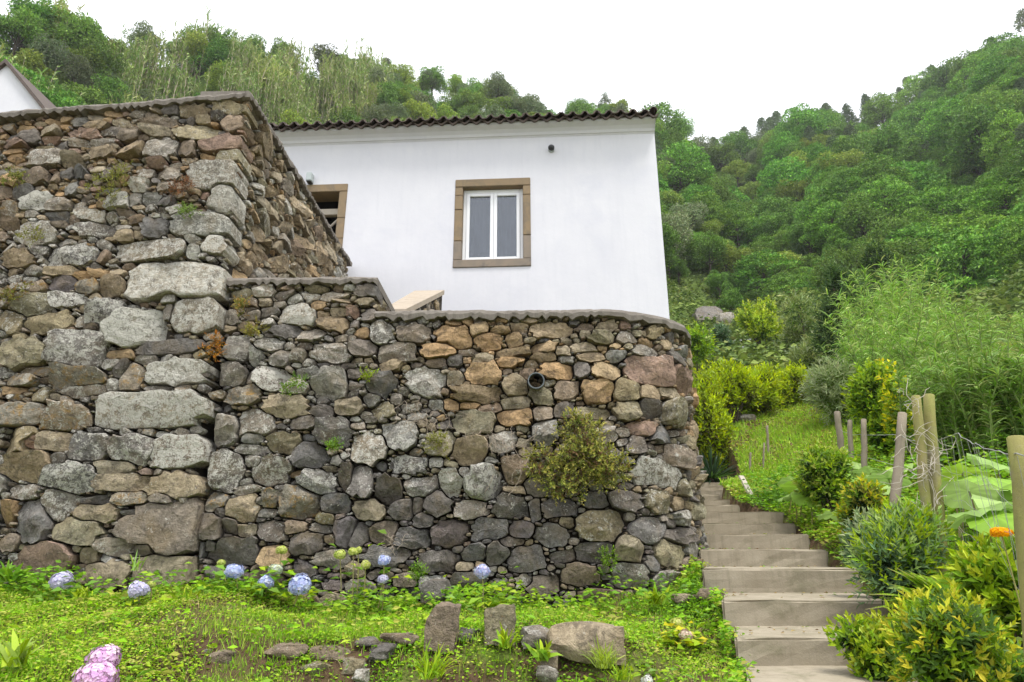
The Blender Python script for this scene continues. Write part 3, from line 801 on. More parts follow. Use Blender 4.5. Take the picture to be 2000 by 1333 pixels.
cb.build('block_core', M['core'], low, loc=-off_l)
rough_band([(-1.40, YF, 0, -1)] + path[1:], .45, lambda x: 3.715, lambda x: 3.79, 'coping', M['mortar'], low, .04, 5).location = -off_l
rough_band([(-2.87, YF, 0, -1), (-1.41, YF, 0, -1)], 1.4, lambda x: 4.085, lambda x: 4.15, 'coping', M['mortar'], low, .035, 6).location = -off_l


# side of the raised block, facing right
def block_map(u, v, d): return np.array([-1.42 + d, u, v]) - off_l


S4 = fill_stones([], YF + .12, 7.2, 3.78, lambda u: 4.08, lambda u, v, rg: rg.choice('tteegb'), [(.12, 60), (.08, 200), (.05, 500), (.03, 600)], seed=21)
P4 = profiles(S4, 14, lambda X, Y: (Y < 4.085) & (X > YF + .1))
place_stones(S4, P4, block_map, low, 10, 10)

# drain pipe
p0 = at(1047, 742, YF - .10)
dp = empty('drain_pipe', (p0[0], YF, p0[2]), 'short grey drain pipe sticking out of the ochre stones', 'pipe')
b = MB()
seg = 24
ang = np.linspace(0, 2 * math.pi, seg, endpoint=False)
ro, ri = .075, .066
V = []
for (rad, yy) in ((ro, .25), (ro, -.14), (ri, -.14), (ri, .20)):
    for t in ang: V.append((rad * math.cos(t), yy, rad * math.sin(t) + yy * .12))
F = [(j * seg + k, j * seg + (k + 1) % seg, (j + 1) * seg + (k + 1) % seg, (j + 1) * seg + k) for j in range(3) for k in range(seg)]
b.add(V, f4=F)
b.build('pipe_wall', M['pipe'], dp)
MB().tube([(0, .18, .02), (0, .2, .024)], .066, 20).build('pipe_inside', M['dark'], dp)

# ------------------------------------------------------------------ sloping side wall of the terrace steps, behind the low wall
sw = empty('stair_parapet', (-1.0, 7.6, 3.0), 'sloping tan concrete capped parapet behind the low wall', 'parapet')
off_s = np.array(sw.location)
A0, A1 = at(748, 604, 6.6), at(793, 604, 6.6)
B0, B1 = at(810, 568, 8.6), at(868, 567, 8.6)
up3 = np.array([0, 0, .07])
cap = MB().hexa([A0 - up3, A1 - up3, B1 - up3, B0 - up3, A0, A1, B1, B0])
cap.build('coping_slab', M['concrete_pale'], sw, loc=-off_s)
i1, i2 = np.array([-.03, 0, -.075]), np.array([.03, 0, -.075])
G = lambda p: np.array([p[0], p[1], 2.9])
MB().hexa([G(A0 + i2), G(A1 + i1), G(B1 + i1), G(B0 + i2), A0 + i2, A1 + i1, B1 + i1, B0 + i2]).build('parapet_core', M['core'], sw, loc=-off_s)
dirv = (B1 - A1); Lh = math.hypot(dirv[0], dirv[1])


def par_map(u, v, d):
    p = A1 + dirv * (u / Lh)
    n = np.array([dirv[1], -dirv[0], 0]) / Lh
    return np.array([p[0], p[1], v]) + n * (d - .03) - off_s


ptop = lambda u: A1[2] + (B1[2] - A1[2]) * u / Lh - .09
S5 = fill_stones([], .0, Lh, 3.2, ptop, lambda u, v, rg: rg.choice('ttlgegb'), [(.11, 120), (.07, 500), (.045, 900), (.03, 900)], seed=31)
P5 = profiles(S5, 12, lambda X, Y: Y < ptop(X) + .01)
place_stones(S5, P5, par_map, sw, 11, 40)

# ------------------------------------------------------------------ the white house
house = empty('white_house', (-1, 9.8, 3.0), 'white rendered house with clay tile eave and brown stone window frame', 'house', rz=-math.radians(2.3))
ZO = 3.0                                          # house local z = world z - 3


def hbox(name, mat, x0, x1, y0, y1, z0, z1, c=0.0, parent=None, **kw):
    return MB().box(x0, x1, y0, y1, z0 - ZO, z1 - ZO, c).build(name, mat, parent or house, **kw)


HX0, HX1, HT = -6.5, 3.36, 8.66
WX0, WX1, WZ0, WZ1 = -.165, 1.15, 6.14, 7.835     # outer edge of the window surround
IX0, IX1, IZ0, IZ1 = -.03, 1.02, 6.285, 7.685
DX0, DX1, DZ1 = -3.36, -2.09, 7.83
wall = MB()
gx = [HX0, DX0, DX1, WX0, WX1, HX1]
gz_ = [2.2, 5.3, WZ0, WZ1 - .005, WZ1, HT]
holes = {(1, 1), (1, 2), (3, 2), (3, 3)}                  # doorway and window cells
DZ1 = WZ1 - .005
nzz = len(gz_)
V = [(x, y, z - ZO) for y in (0, .35) for x in gx for z in gz_]
idx = lambda i, j, k: k * len(gx) * nzz + i * nzz + j
F = []
solid = lambda i, j: 0 <= i < len(gx) - 1 and 0 <= j < nzz - 1 and (i, j) not in holes
for i in range(len(gx) - 1):
    for j in range(nzz - 1):
        if not solid(i, j): continue
        F.append((idx(i, j, 0), idx(i + 1, j, 0), idx(i + 1, j + 1, 0), idx(i, j + 1, 0)))
        F.append((idx(i, j, 1), idx(i, j + 1, 1), idx(i + 1, j + 1, 1), idx(i + 1, j, 1)))
        for (di, dj, e) in ((-1, 0, ((i, j), (i, j + 1))), (1, 0, ((i + 1, j), (i + 1, j + 1))), (0, -1, ((i, j), (i + 1, j))), (0, 1, ((i, j + 1), (i + 1, j + 1)))):
            if not solid(i + di, j + dj):
                (a, c2), (d2, e2) = e
                F.append((idx(a, c2, 0), idx(d2, e2, 0), idx(d2, e2, 1), idx(a, c2, 1)))
wall.add(V, f4=F)
wall.box(HX1 - .35, HX1, .351, 6.2, 2.2 - ZO, HT - ZO)
wall.box(HX0, HX1, 6.201, 6.5, 2.2 - ZO, HT - ZO)
wall.box(HX0, HX0 + .35, .351, 6.2, 2.2 - ZO, HT - ZO)
wall.build('wall', M['render'], house)
# gable triangle on the right side
tri = MB()
tri.add([(HX1 - .34, .02, HT - ZO), (HX1 - .34, 6.4, HT - ZO), (HX1 - .34, 3.2, 9.95 - ZO), (HX1 - .004, .02, HT - ZO), (HX1 - .004, 6.4, HT - ZO), (HX1 - .004, 3.2, 9.95 - ZO)], f3=[(0, 1, 2), (5, 4, 3)], f4=[(0, 3, 4, 1), (1, 4, 5, 2), (2, 5, 3, 0)])
tri.build('gable', M['render'], house)
# coved cornice
cor = MB()
prof = [(.0, HT + .001), (-.02, HT + .03), (-.035, HT + .035), (-.055, HT + .08), (-.10, HT + .13), (-.17, HT + .165), (-.19, HT + .17), (-.19, HT + .215), (.2, HT + .215), (.2, HT + .001)]
V = [(x, y, z - ZO) for x in (HX0, HX1 + .004) for y, z in prof]
n = len(prof)
F = [(k, (k + 1) % n, n + (k + 1) % n, n + k) for k in range(n)]
cor.add(V, f3=[(0, k + 1, k) for k in range(1, n - 1)] + [(n, n + k, n + k + 1) for k in range(1, n - 1)], f4=F)
cor.build('cornice', M['render'], house)
# roof: corrugated field and a front row of separate barrel tiles
SLOPE = math.tan(math.radians(19))
EY, EZ = -.30, HT + .235
per = .208
nx_ = int((HX1 + .1 - HX0) / per * 8)
V, F = [], []
for iy, yy in enumerate((EY + .05, .8, 2.0, 3.2)):
    for ix in range(nx_ + 1):
        x = HX0 - .05 + ix * per / 8
        z = EZ + (yy - EY) * SLOPE - .025 + .035 * math.cos(ix / 8 * 2 * math.pi)
        V.append((x, yy, z - ZO))
for iy in range(3):
    for ix in range(nx_):
        a = iy * (nx_ + 1) + ix
        F.append((a, a + 1, a + nx_ + 2, a + nx_ + 1))
m0 = len(V)
V += [(x, y, z - .04) for x, y, z in V]
F += [tuple(m0 + i for i in f[::-1]) for f in F]
F += [(i, i + m0, i + 1 + m0, i + 1) for i in range(nx_)]
MB().add(V, f4=F).build('roof_field', M['tile'], house)
MB().hexa([(HX0 - .05, 3.2, EZ + 3.5 * SLOPE - .06 - ZO), (HX1 + .05, 3.2, EZ + 3.5 * SLOPE - .06 - ZO), (HX1 + .05, 6.8, EZ - .1 - ZO), (HX0 - .05, 6.8, EZ - .1 - ZO),
           (HX0 - .05, 3.2, EZ + 3.5 * SLOPE + .02 - ZO), (HX1 + .05, 3.2, EZ + 3.5 * SLOPE + .02 - ZO), (HX1 + .05, 6.8, EZ - ZO), (HX0 - .05, 6.8, EZ - ZO)]).build('rear_roof', M['tile'], house)


def barrel(rad0, rad1, L, th, seg=10, up=True):
    V, F = [], []
    for (rr, y, ) in ((rad0, 0), (rad1, L)):
        for q in (0, th):
            for k in range(seg + 1):
                t = math.pi * k / seg
                V.append(((rr - q) * math.cos(t), y, ((rr - q) * math.sin(t)) * (1 if up else -1) + y * SLOPE))
    s = seg + 1
    for k in range(seg):
        F += [(k, k + 1, 2 * s + k + 1, 2 * s + k), (s + k + 1, s + k, 3 * s + k, 3 * s + k + 1), (k + 1, k, s + k, s + k + 1), (2 * s + k, 2 * s + k + 1, 3 * s + k + 1, 3 * s + k)]
    F += [(0, 2 * s, 3 * s, s), (seg, s + seg, 3 * s + seg, 2 * s + seg)]
    return MB().add(V, f4=F)


ct = barrel(.068, .058, .46, .012).build('roof_tile', M['tile'], house).data
pt = barrel(.086, .074, .46, .012, up=False).build('pan_tile', M['tile'], house).data
for o in list(house.children):
    if o.name.startswith(('roof_tile', 'pan_tile')): bpy.data.objects.remove(o)
ix = 0
x = HX0 + .1
while x < HX1 - .02:
    j = R.uniform(-.012, .012)
    obj('roof_tile', ct, None, house, loc=(x + R.uniform(-.006, .006), EY + j, EZ - .004 - ZO + R.uniform(-.006, .006)), rot=(0, R.uniform(-.05, .05), R.uniform(-.02, .02)))
    if x + per < HX1:
        obj('pan_tile', pt, None, house, loc=(x + per / 2, EY - .015 + R.uniform(-.01, .01), EZ + .062 - ZO), rot=(0, R.uniform(-.04, .04), 0))
    x += per
obj('roof_tile', ct, None, house, loc=(HX1 - .04, EY - .01, EZ + .03 - ZO), rot=(0, .2, .04)).name = 'verge_tile'

# window
win = empty('window', (0, 0, 0), parent=house)
J = .007
for (x0, x1, z0, z1, mt) in ((WX0, WX1, IZ1 + .002, WZ1, 'trim'), (WX0, WX1, WZ0, IZ0 - .002, 'trim_grey')):
    hbox('lintel' if z0 > 7 else 'sill', M[mt], x0, x1, -.022, .2, z0, z1, .008, win)
for x0, x1, cuts in ((WX0, IX0, [(6.285, 6.64, 'trim_grey'), (6.64, 7.24, 'trim'), (7.24, 7.52, 'trim'), (7.52, 7.685, 'trim')]), (IX1, WX1, [(6.285, 6.72, 'trim_grey'), (6.72, 7.5, 'trim'), (7.5, 7.685, 'trim')])):
    for z0, z1, mt in cuts:
        hbox('jamb_block', M[mt], x0, x1, -.018 + R.uniform(-.003, .003), .2, z0 + .003, z1 - .003, .007, win)
fr = MB()
y0, y1 = .10, .165
fr.box(IX0 + .002, IX0 + .055, y0, y1, IZ0 - ZO, IZ1 - ZO, .006); fr.box(IX1 - .055, IX1 - .002, y0, y1, IZ0 - ZO, IZ1 - ZO, .006)
fr.box(IX0 + .056, IX1 - .056, y0, y1, IZ1 - .075 - ZO, IZ1 - .002 - ZO, .006); fr.box(IX0 + .056, IX1 - .056, y0, y1, IZ0 + .002 - ZO, IZ0 + .035 - ZO, .006)
fr.build('window_frame', M['pvc'], win)
xm = (IX0 + IX1) / 2 + .01
for (x0, x1) in ((IX0 + .058, xm - .002), (xm + .002, IX1 - .058)):
    s = MB()
    z0, z1 = IZ0 + .037, IZ1 - .077
    s.box(x0, x0 + .058, .085, .15, z0 - ZO, z1 - ZO, .007); s.box(x1 - .058, x1, .085, .15, z0 - ZO, z1 - ZO, .007)
    s.box(x0 + .059, x1 - .059, .085, .15, z0 - ZO, z0 + .05 - ZO, .007); s.box(x0 + .059, x1 - .059, .085, .15, z1 - .055 - ZO, z1 - ZO, .007)
    sh = s.build('sash', M['pvc'], win)
    MB().box(x0 + .056, x1 - .056, .118, .124, z0 + .048 - ZO, z1 - .053 - ZO).build('pane', M['glass'], win)
cu = MB()
V, F = [], []
for k in range(61):
    x = IX0 - .1 + k / 60 * 1.25
    y = .42 + .02 * math.sin(k * .9)
    V += [(x, y, 6.1 - ZO), (x, y, 7.8 - ZO)]
for k in range(60): F.append((2 * k, 2 * k + 2, 2 * k + 3, 2 * k + 1))
cu.add(V, f4=F).build('curtain', M['curtain'], win, smooth_shade=True)
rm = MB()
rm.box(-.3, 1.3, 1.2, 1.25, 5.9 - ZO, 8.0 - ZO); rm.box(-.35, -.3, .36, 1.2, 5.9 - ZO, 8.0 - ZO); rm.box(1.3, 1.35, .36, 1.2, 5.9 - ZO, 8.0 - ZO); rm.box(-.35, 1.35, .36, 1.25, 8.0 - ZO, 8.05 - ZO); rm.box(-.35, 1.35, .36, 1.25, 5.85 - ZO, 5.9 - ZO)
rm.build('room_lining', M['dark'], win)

# doorway beyond the tall wall
dr = empty('doorway', (0, 0, 0), parent=house)
hbox('lintel', M['trim'], DX0, DX1, -.02, .34, 7.68, DZ1, .008, dr)
for x0, x1 in ((DX0, DX0 + .14), (DX1 - .14, DX1)):
    for z0, z1, mt in ((5.3, 6.2, 'trim_grey'), (6.2, 6.75, 'trim'), (6.75, 7.15, 'trim'), (7.15, 7.68, 'trim')):
        hbox('jamb_block', M[mt], x0, x1, -.018 + R.uniform(-.003, .003), .34, z0 + .003, z1 - .003, .007, dr)
hbox('transom', M['plank'], DX0 + .142, DX1 - .142, .20, .30, 7.34, 7.46, .006, dr)
MB().tube([(DX0 + .3, .26, 6.45 - ZO), (DX1 - .16, .26, 7.33 - ZO)], .022, 6).build('brace', M['plank'], dr)
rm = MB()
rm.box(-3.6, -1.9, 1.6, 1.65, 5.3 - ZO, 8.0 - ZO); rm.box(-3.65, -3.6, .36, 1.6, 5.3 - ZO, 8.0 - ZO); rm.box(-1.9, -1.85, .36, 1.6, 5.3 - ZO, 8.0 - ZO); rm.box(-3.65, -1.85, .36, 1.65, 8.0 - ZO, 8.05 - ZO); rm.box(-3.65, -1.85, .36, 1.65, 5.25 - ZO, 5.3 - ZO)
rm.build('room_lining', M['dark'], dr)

# lamps fixed on the facade
c_, s_ = math.cos(-math.radians(2.3)), math.sin(-math.radians(2.3))


def hw(x, y, z): return (-1 + x * c_ - y * s_, 9.8 + x * s_ + y * c_, z)


bl = empty('wall_lamp', hw(-2.77, -.001, 7.93), 'pale box-shaped wall lamp above the doorway', 'lamp', rz=-math.radians(2.3))
MB().box(-.05, .05, -.13, .0, -.075, .09, .01).build('lamp_body', M['lamp'], bl)
MB().box(-.042, .042, -.122, -.008, -.092, -.074, .004).build('lamp_lens', M['lamp_dark'], bl)
dl = empty('dome_lamp', hw(1.53, -.001, 8.40), 'small dark round fitting high on the white facade', 'lamp', rz=-math.radians(2.3))
MB().tube([(0, 0, -.01), (0, -.03, -.01)], .055, 16).build('base_plate', M['lamp'], dl)
bm = bmesh.new(); bmesh.ops.create_uvsphere(bm, u_segments=16, v_segments=10, radius=.058)
for v in bm.verts: v.co = (v.co.x, v.co.y * .9 - .06, v.co.z * .95)
me = bpy.data.meshes.new('dome'); bm.to_mesh(me); bm.free()
me.polygons.foreach_set('use_smooth', np.ones(len(me.polygons), bool))
obj('dome', me, M['lamp_dark'], dl)

# the white gabled building at the upper left
g0 = at(14, 128, 14.0)
gz = float(ground(g0[0], 14.5)) - 1.0
gb = empty('gabled_house', (g0[0], 14.0, gz), 'white gable end with dark roof edge rising behind the tall wall', 'house')
apz = g0[2] - gz
slope = 1.10
hw_ = 4.2
lo = apz - hw_ * slope
b = MB()
P2 = [(-hw_, 0), (hw_, 0), (hw_, lo), (0, apz), (-hw_, lo)]
V = [(x, y, z) for y in (0, 7.0) for x, z in P2]
b.add(V, f3=[(0, 1, 2), (0, 2, 4), (2, 3, 4), (7, 6, 5), (9, 7, 5), (9, 8, 7)], f4=[(0, 5, 6, 1), (1, 6, 7, 2), (4, 9, 5, 0)])
b.build('wall', M['render'], gb)
for sx in (-1, 1):
    b = MB()
    xe = hw_ + .3
    a_, e_ = (0, apz), (sx * xe, apz - xe * slope)
    nx2, nz2 = sx * slope / math.hypot(1, slope), 1 / math.hypot(1, slope)
    q = [(a_[0], a_[1] + .01), (e_[0], e_[1] + .01), (e_[0] + nx2 * .09, e_[1] + nz2 * .09), (a_[0], a_[1] + .09 * math.hypot(1, slope))]
    V = [(x, y, z) for y in (-.10, 7.3) for x, z in q]
    b.add(V, f4=[(0, 1, 2, 3), (7, 6, 5, 4), (0, 4, 5, 1), (1, 5, 6, 2), (2, 6, 7, 3), (3, 7, 4, 0)])
    b.build('roof_slope', M['tile'], gb)

# ------------------------------------------------------------------ concrete garden steps
st = empty('garden_steps', (1.7, 3.6, .9), 'weathered concrete garden steps climbing beside the rounded wall', 'steps')
off = np.array(st.location)
for i, (y, z, xl, xr) in enumerate(STEPS):
    y2 = STEPS[i + 1][0] + .06 if i + 1 < len(STEPS) else y + 1.6
    sk = R.uniform(-.008, .008)
    bm = bmesh.new()
    dr_ = .30 * (y2 - y) if i < 8 else .12 * (y2 - y)
    pts = [(xl, y, z - .42), (xr, y + sk, z - .42), (xr + dr_, y2, z - .42), (xl + dr_, y2, z - .42), (xl, y - .012, z), (xr, y + sk - .012, z + R.uniform(-.006, .01)), (xr + dr_, y2, z), (xl + dr_, y2, z)]
    vs = [bm.verts.new(p) for p in pts]
    for f in [(3, 2, 1, 0), (4, 5, 6, 7), (0, 1, 5, 4), (1, 2, 6, 5), (2, 3, 7, 6), (3, 0, 4, 7)]: bm.faces.new([vs[k] for k in f])
    bmesh.ops.bevel(bm, geom=bm.edges[:], offset=.014, segments=2, affect='EDGES')
    bmesh.ops.subdivide_edges(bm, edges=[e for e in bm.edges if e.calc_length() > .3], cuts=5, use_grid_fill=True)
    for v in bm.verts: v.co += Vector((R.gauss(0, .0022), R.gauss(0, .0025), R.gauss(0, .002)))
    bmesh.ops.recalc_face_normals(bm, faces=bm.faces[:])
    me = bpy.data.meshes.new('step'); bm.to_mesh(me); bm.free()
    obj('step', me, M['concrete'], st, loc=-off)

# ------------------------------------------------------------------ fence of round posts and wire
def post(x1, y1, x0, y0, Y, w, mat, label, name='fence_post', group=None):
    a, c = at(x0, y0, Y), at(x1, y1, Y)
    d = (c - a); d /= np.linalg.norm(d)
    gzz = float(ground(a[0], a[1])) - .15
    base = a + d * ((gzz - a[2]) / d[2]) if a[2] > gzz else a
    r0 = w / 2
    n = 9
    pts, rad = [], []
    for i in range(n):
        t = i / (n - 1)
        p = base + (c - base) * t + np.array([R.gauss(0, .003), R.gauss(0, .003), 0])
        pts.append(p - base); rad.append(r0 * (1.08 - .12 * t) * R.uniform(.95, 1.05))
    pts.append(pts[-1] + d * .006); rad.append(rad[-1] * .86)
    b = MB().tube(pts, rad, 12)
    o = b.build(name, mat, None, loc=base, smooth_shade=True, sharp=math.radians(45))
    tag(o, label, 'post', group)
    return c, a


post(1993, 857, 2022, 1200, 2.6, .085, M['post'], 'thick mossy fence post at the right edge of the picture')
post(1788, 775, 1812, 1010, 4.35, .062, M['post'], 'tall mossy fence post, left one of the leaning pair')
post(1813, 773, 1832, 1000, 4.4, .072, M['post'], 'tall mossy fence post, right one of the leaning pair')
post(1763, 808, 1748, 985, 5.4, .075, M['post_grey'], 'grey fence post leaning left beside the mossy pair')
post(1687, 820, 1689, 950, 8.0, .068, M['post_grey'], 'straight grey fence post behind the round-leaved plants')
post(1659, 822, 1664, 925, 9.4, .07, M['post_grey'], 'thin grey fence post, second from the far end of the fence')
post(1635, 805, 1646, 905, 10.8, .10, M['post_grey'], 'leaning grey fence post at the far end of the fence')
for (x1, y1, x0, y0, Y, w, lb) in ((1498, 832, 1501, 900, 12.4, .05, 'tall thin stake standing on the grass slope above the steps'), (1466, 885, 1464, 935, 11.6, .04, 'short thin stake just above the top of the steps'), (1492, 866, 1490, 930, 11.6, .035, 'thin slanted stake between the other two stakes on the slope')):
    post(x1, y1, x0, y0, Y, w, M['post_grey'], lb, 'garden_stake')


def wire(pts, r, name, parent, n=4):
    P = [np.asarray(p, float) for p in pts]
    out = []
    for a, b_ in zip(P[:-1], P[1:]):
        for i in range(n): out.append(a + (b_ - a) * i / n + np.array([R.gauss(0, .003), R.gauss(0, .003), R.gauss(0, .004)]))
    out.append(P[-1])
    return MB().tube([p - wo for p in out], r, 4, cap=False).build(name, M['wire'], parent)


wp = at(1900, 900, 3.3)
wf = empty('wire_fence', (wp[0], wp[1], float(ground(wp[0], wp[1]))), 'sagging galvanised wire netting strung between the mossy posts', 'fence')
wo = np.array(wf.location)
top = [at(2040, 905, 2.45), at(1985, 888, 2.55), at(1962, 886, 2.7), at(1930, 878, 3.0), at(1907, 866, 3.3), at(1901, 868, 3.35), at(1873, 848, 3.7), at(1856, 853, 3.9), at(1832, 862, 4.35)]
bot = [p + np.array([.02, 0, -.9]) for p in top]
wire(top, .0026, 'top_wire', wf)
for f in (.22, .45, .7, .95):
    wire([a + (b_ - a) * f + np.array([0, 0, .03 * math.sin(i * 1.3 + f * 9)]) for i, (a, b_) in enumerate(zip(top, bot))], .0010, 'wire', wf)
T = np.array(top)
for i in range(17):
    t = i / 16 * (len(top) - 1.01); k = int(t); f = t - k
    a = T[k] + (T[k + 1] - T[k]) * f
    wire([a, a + np.array([R.uniform(-.03, .03), R.uniform(-.03, .03), -.45]), a + np.array([R.uniform(-.05, .05), 0, -.88])], .0009, 'wire', wf, 3)
for dz in (0, .28, .55):
    wire([at(1820, 880, 4.4) - (0, 0, dz), at(1760, 850, 5.4) - (0, 0, dz), at(1688, 850, 8) - (0, 0, dz), at(1662, 850, 9.4) - (0, 0, dz), at(1640, 840, 10.8) - (0, 0, dz)], .0028, 'wire', wf, 6)

# a broken plank by the steps
pa, pb = at(1447, 930, 9.6), at(1474, 982, 9.4)
b = MB(); d = pb - pa; L = np.linalg.norm(d)
b.box(-.045, .045, -.015, .015, 0, L, .004)
pk = b.build('broken_plank', M['plank'], None, loc=pb + np.array([0, 0, 0]))
pk.rotation_euler = Vector((pa - pb)).to_track_quat('Z', 'Y').to_euler()
tag(pk, 'pale broken plank leaning beside the upper steps', 'plank')

# ------------------------------------------------------------------ plant builders
def unit(v): return v / (np.linalg.norm(v, axis=-1, keepdims=True) + 1e-9)


def leaves(P, D, N, L, W, col, fold=.18, droop=.12, wpos=.45):
    """Folded leaf shapes: arrays of base point, direction, face normal, length, width, colour."""
    n = len(P)
    L = np.broadcast_to(np.asarray(L, float).reshape(-1, 1), (n, 1)); W = np.broadcast_to(np.asarray(W, float).reshape(-1, 1), (n, 1))
    D = unit(D); S = unit(np.cross(D, N)); N2 = np.cross(S, D)
    v0 = P; v1 = P + D * L * wpos + S * W / 2 + N2 * W * fold; v2 = P + D * L - N2 * L * droop; v3 = P + D * L * wpos - S * W / 2 + N2 * W * fold
    V = np.stack([v0, v1, v2, v3], 1).reshape(-1, 3)
    b = np.arange(n)[:, None] * 4
    F = np.vstack([b + [0, 1, 2], b + [0, 2, 3]])
    C = np.repeat(np.asarray(col, float), 4, 0)
    return V, F, C


def blades(P, D, L, W, bend, col, rg=NR):
    """Long drooping blades: base, start direction, length, width, bend (fall of the tip, in lengths)."""
    n = len(P)
    L = np.broadcast_to(np.asarray(L, float).reshape(-1, 1), (n, 1)); W = np.broadcast_to(np.asarray(W, float).reshape(-1, 1), (n, 1)); bend = np.broadcast_to(np.asarray(bend, float).reshape(-1, 1), (n, 1))
    D = unit(D)
    side = unit(np.cross(D, np.array([0, 0, 1.0])) + rg.normal(0, .35, (n, 3)))
    z = np.array([0, 0, 1.0])
    pts = []
    for t in (0, .35, .7, 1.0):
        pts.append(P + D * L * t - z * bend * L * t * t)
    w = [.7, 1.0, .7, 0]
    V = np.stack([pts[0] - side * W * w[0] / 2, pts[0] + side * W * w[0] / 2, pts[1] - side * W / 2, pts[1] + side * W / 2, pts[2] - side * W * w[2] / 2, pts[2] + side * W * w[2] / 2, pts[3]], 1).reshape(-1, 3)
    b = np.arange(n)[:, None] * 7
    F4 = np.vstack([b + [0, 1, 3, 2], b + [2, 3, 5, 4]]); F3 = b + [4, 5, 6]
    return V, F4, F3, np.repeat(np.asarray(col, float), 7, 0)


def pick(cols, n, jit=.18, p=None):
    c = np.asarray(cols, float)[NR.choice(len(cols), n, p=p)]
    return c * NR.uniform(1 - jit, 1 + jit, (n, 1)) * NR.uniform(1 - jit * .35, 1 + jit * .35, (n, 3))


YT, LIME, MID, DARK, DEEP = (.44, .40, .045), (.27, .36, .035), (.12, .20, .03), (.045, .09, .02), (.025, .05, .014)
BLUE, SILV, OLIV, BRN, FRESH = (.10, .17, .085), (.30, .35, .20), (.21, .215, .045), (.14, .085, .04), (.19, .31, .035)


def join_parts(parts):
    """Joins (V, F, C) pieces of leaves."""
    V, F, C, n = [], [], [], 0
    for v, f, c in parts:
        V.append(v); F.append(f + n); C.append(c); n += len(v)
    return np.vstack(V), np.vstack(F), np.vstack(C)


def sprig_data(ns, R3, nl, L, W, tip, mid, inner, up=.6, spread=.6, spl=.16, shell=.55, flat_top=False, hemi=False, lobes=5):
    """A bush of sprigs inside an ellipsoid of radii R3 about the origin. Returns leaves and sprig bases."""
    R3 = np.array(R3, float)
    d = unit(NR.normal(0, 1, (ns, 3)))
    if hemi: d[:, 2] = np.abs(d[:, 2])
    rr = NR.uniform(shell, 1.0, (ns, 1)) ** .7
    # lumpy outline
    ph = NR.uniform(0, 6.28, 6)
    lump = 1 + .22 * np.sin(3.1 * d[:, :1] * 2 + ph[0]) * np.sin(2.7 * d[:, 1:2] * 2 + ph[1]) + .14 * np.sin(5.3 * d[:, 2:] + ph[2] + 3 * d[:, :1]) + NR.normal(0, .09, (ns, 1))
    B = d * rr * lump * R3
    if lobes > 1:                                       # several rounded lobes instead of one dome
        lc = unit(NR.normal(0, 1, (lobes, 3))) * NR.uniform(.3, .78, (lobes, 1)) * R3
        lr = NR.uniform(.28, .56, lobes) if lobes < 8 else NR.uniform(.2, .42, lobes)
        w_ = NR.choice(lobes, ns, p=lr ** 2 / (lr ** 2).sum())
        B = lc[w_] + B * lr[w_][:, None]
    dirs = unit(d * spread + np.array([0, 0, up]) + NR.normal(0, .28, (ns, 3)))
    t = np.linspace(0, 1, nl)
    Pn, Dn, Nn, Cn, Ln = [], [], [], [], []
    a0 = NR.uniform(0, 6.28, ns)
    ax = unit(np.cross(dirs, np.array([.37, .61, .2]))); ay = np.cross(dirs, ax)
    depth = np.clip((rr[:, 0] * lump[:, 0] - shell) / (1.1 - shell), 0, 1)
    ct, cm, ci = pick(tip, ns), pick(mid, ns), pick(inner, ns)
    for k in range(nl):
        th = a0 + k * 2.4
        rad = ax * np.cos(th)[:, None] + ay * np.sin(th)[:, None]
        f = t[k]
        Pn.append(B + dirs * spl * f)
        Dn.append(unit(rad * (1.0 - .5 * f) + dirs * (.35 + .75 * f)))
        Nn.append(unit(dirs - rad * .3))
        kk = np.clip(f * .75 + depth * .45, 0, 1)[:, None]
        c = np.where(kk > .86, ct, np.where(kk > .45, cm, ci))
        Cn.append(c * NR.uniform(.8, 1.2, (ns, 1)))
        Ln.append(np.full(ns, L) * NR.uniform(.7, 1.2, ns) * (1 - .25 * f))
    P, D, N, C, LL = np.vstack(Pn), np.vstack(Dn), np.vstack(Nn), np.vstack(Cn), np.concatenate(Ln)
    return leaves(P, D, N, LL, LL * W / L, C), B, dirs


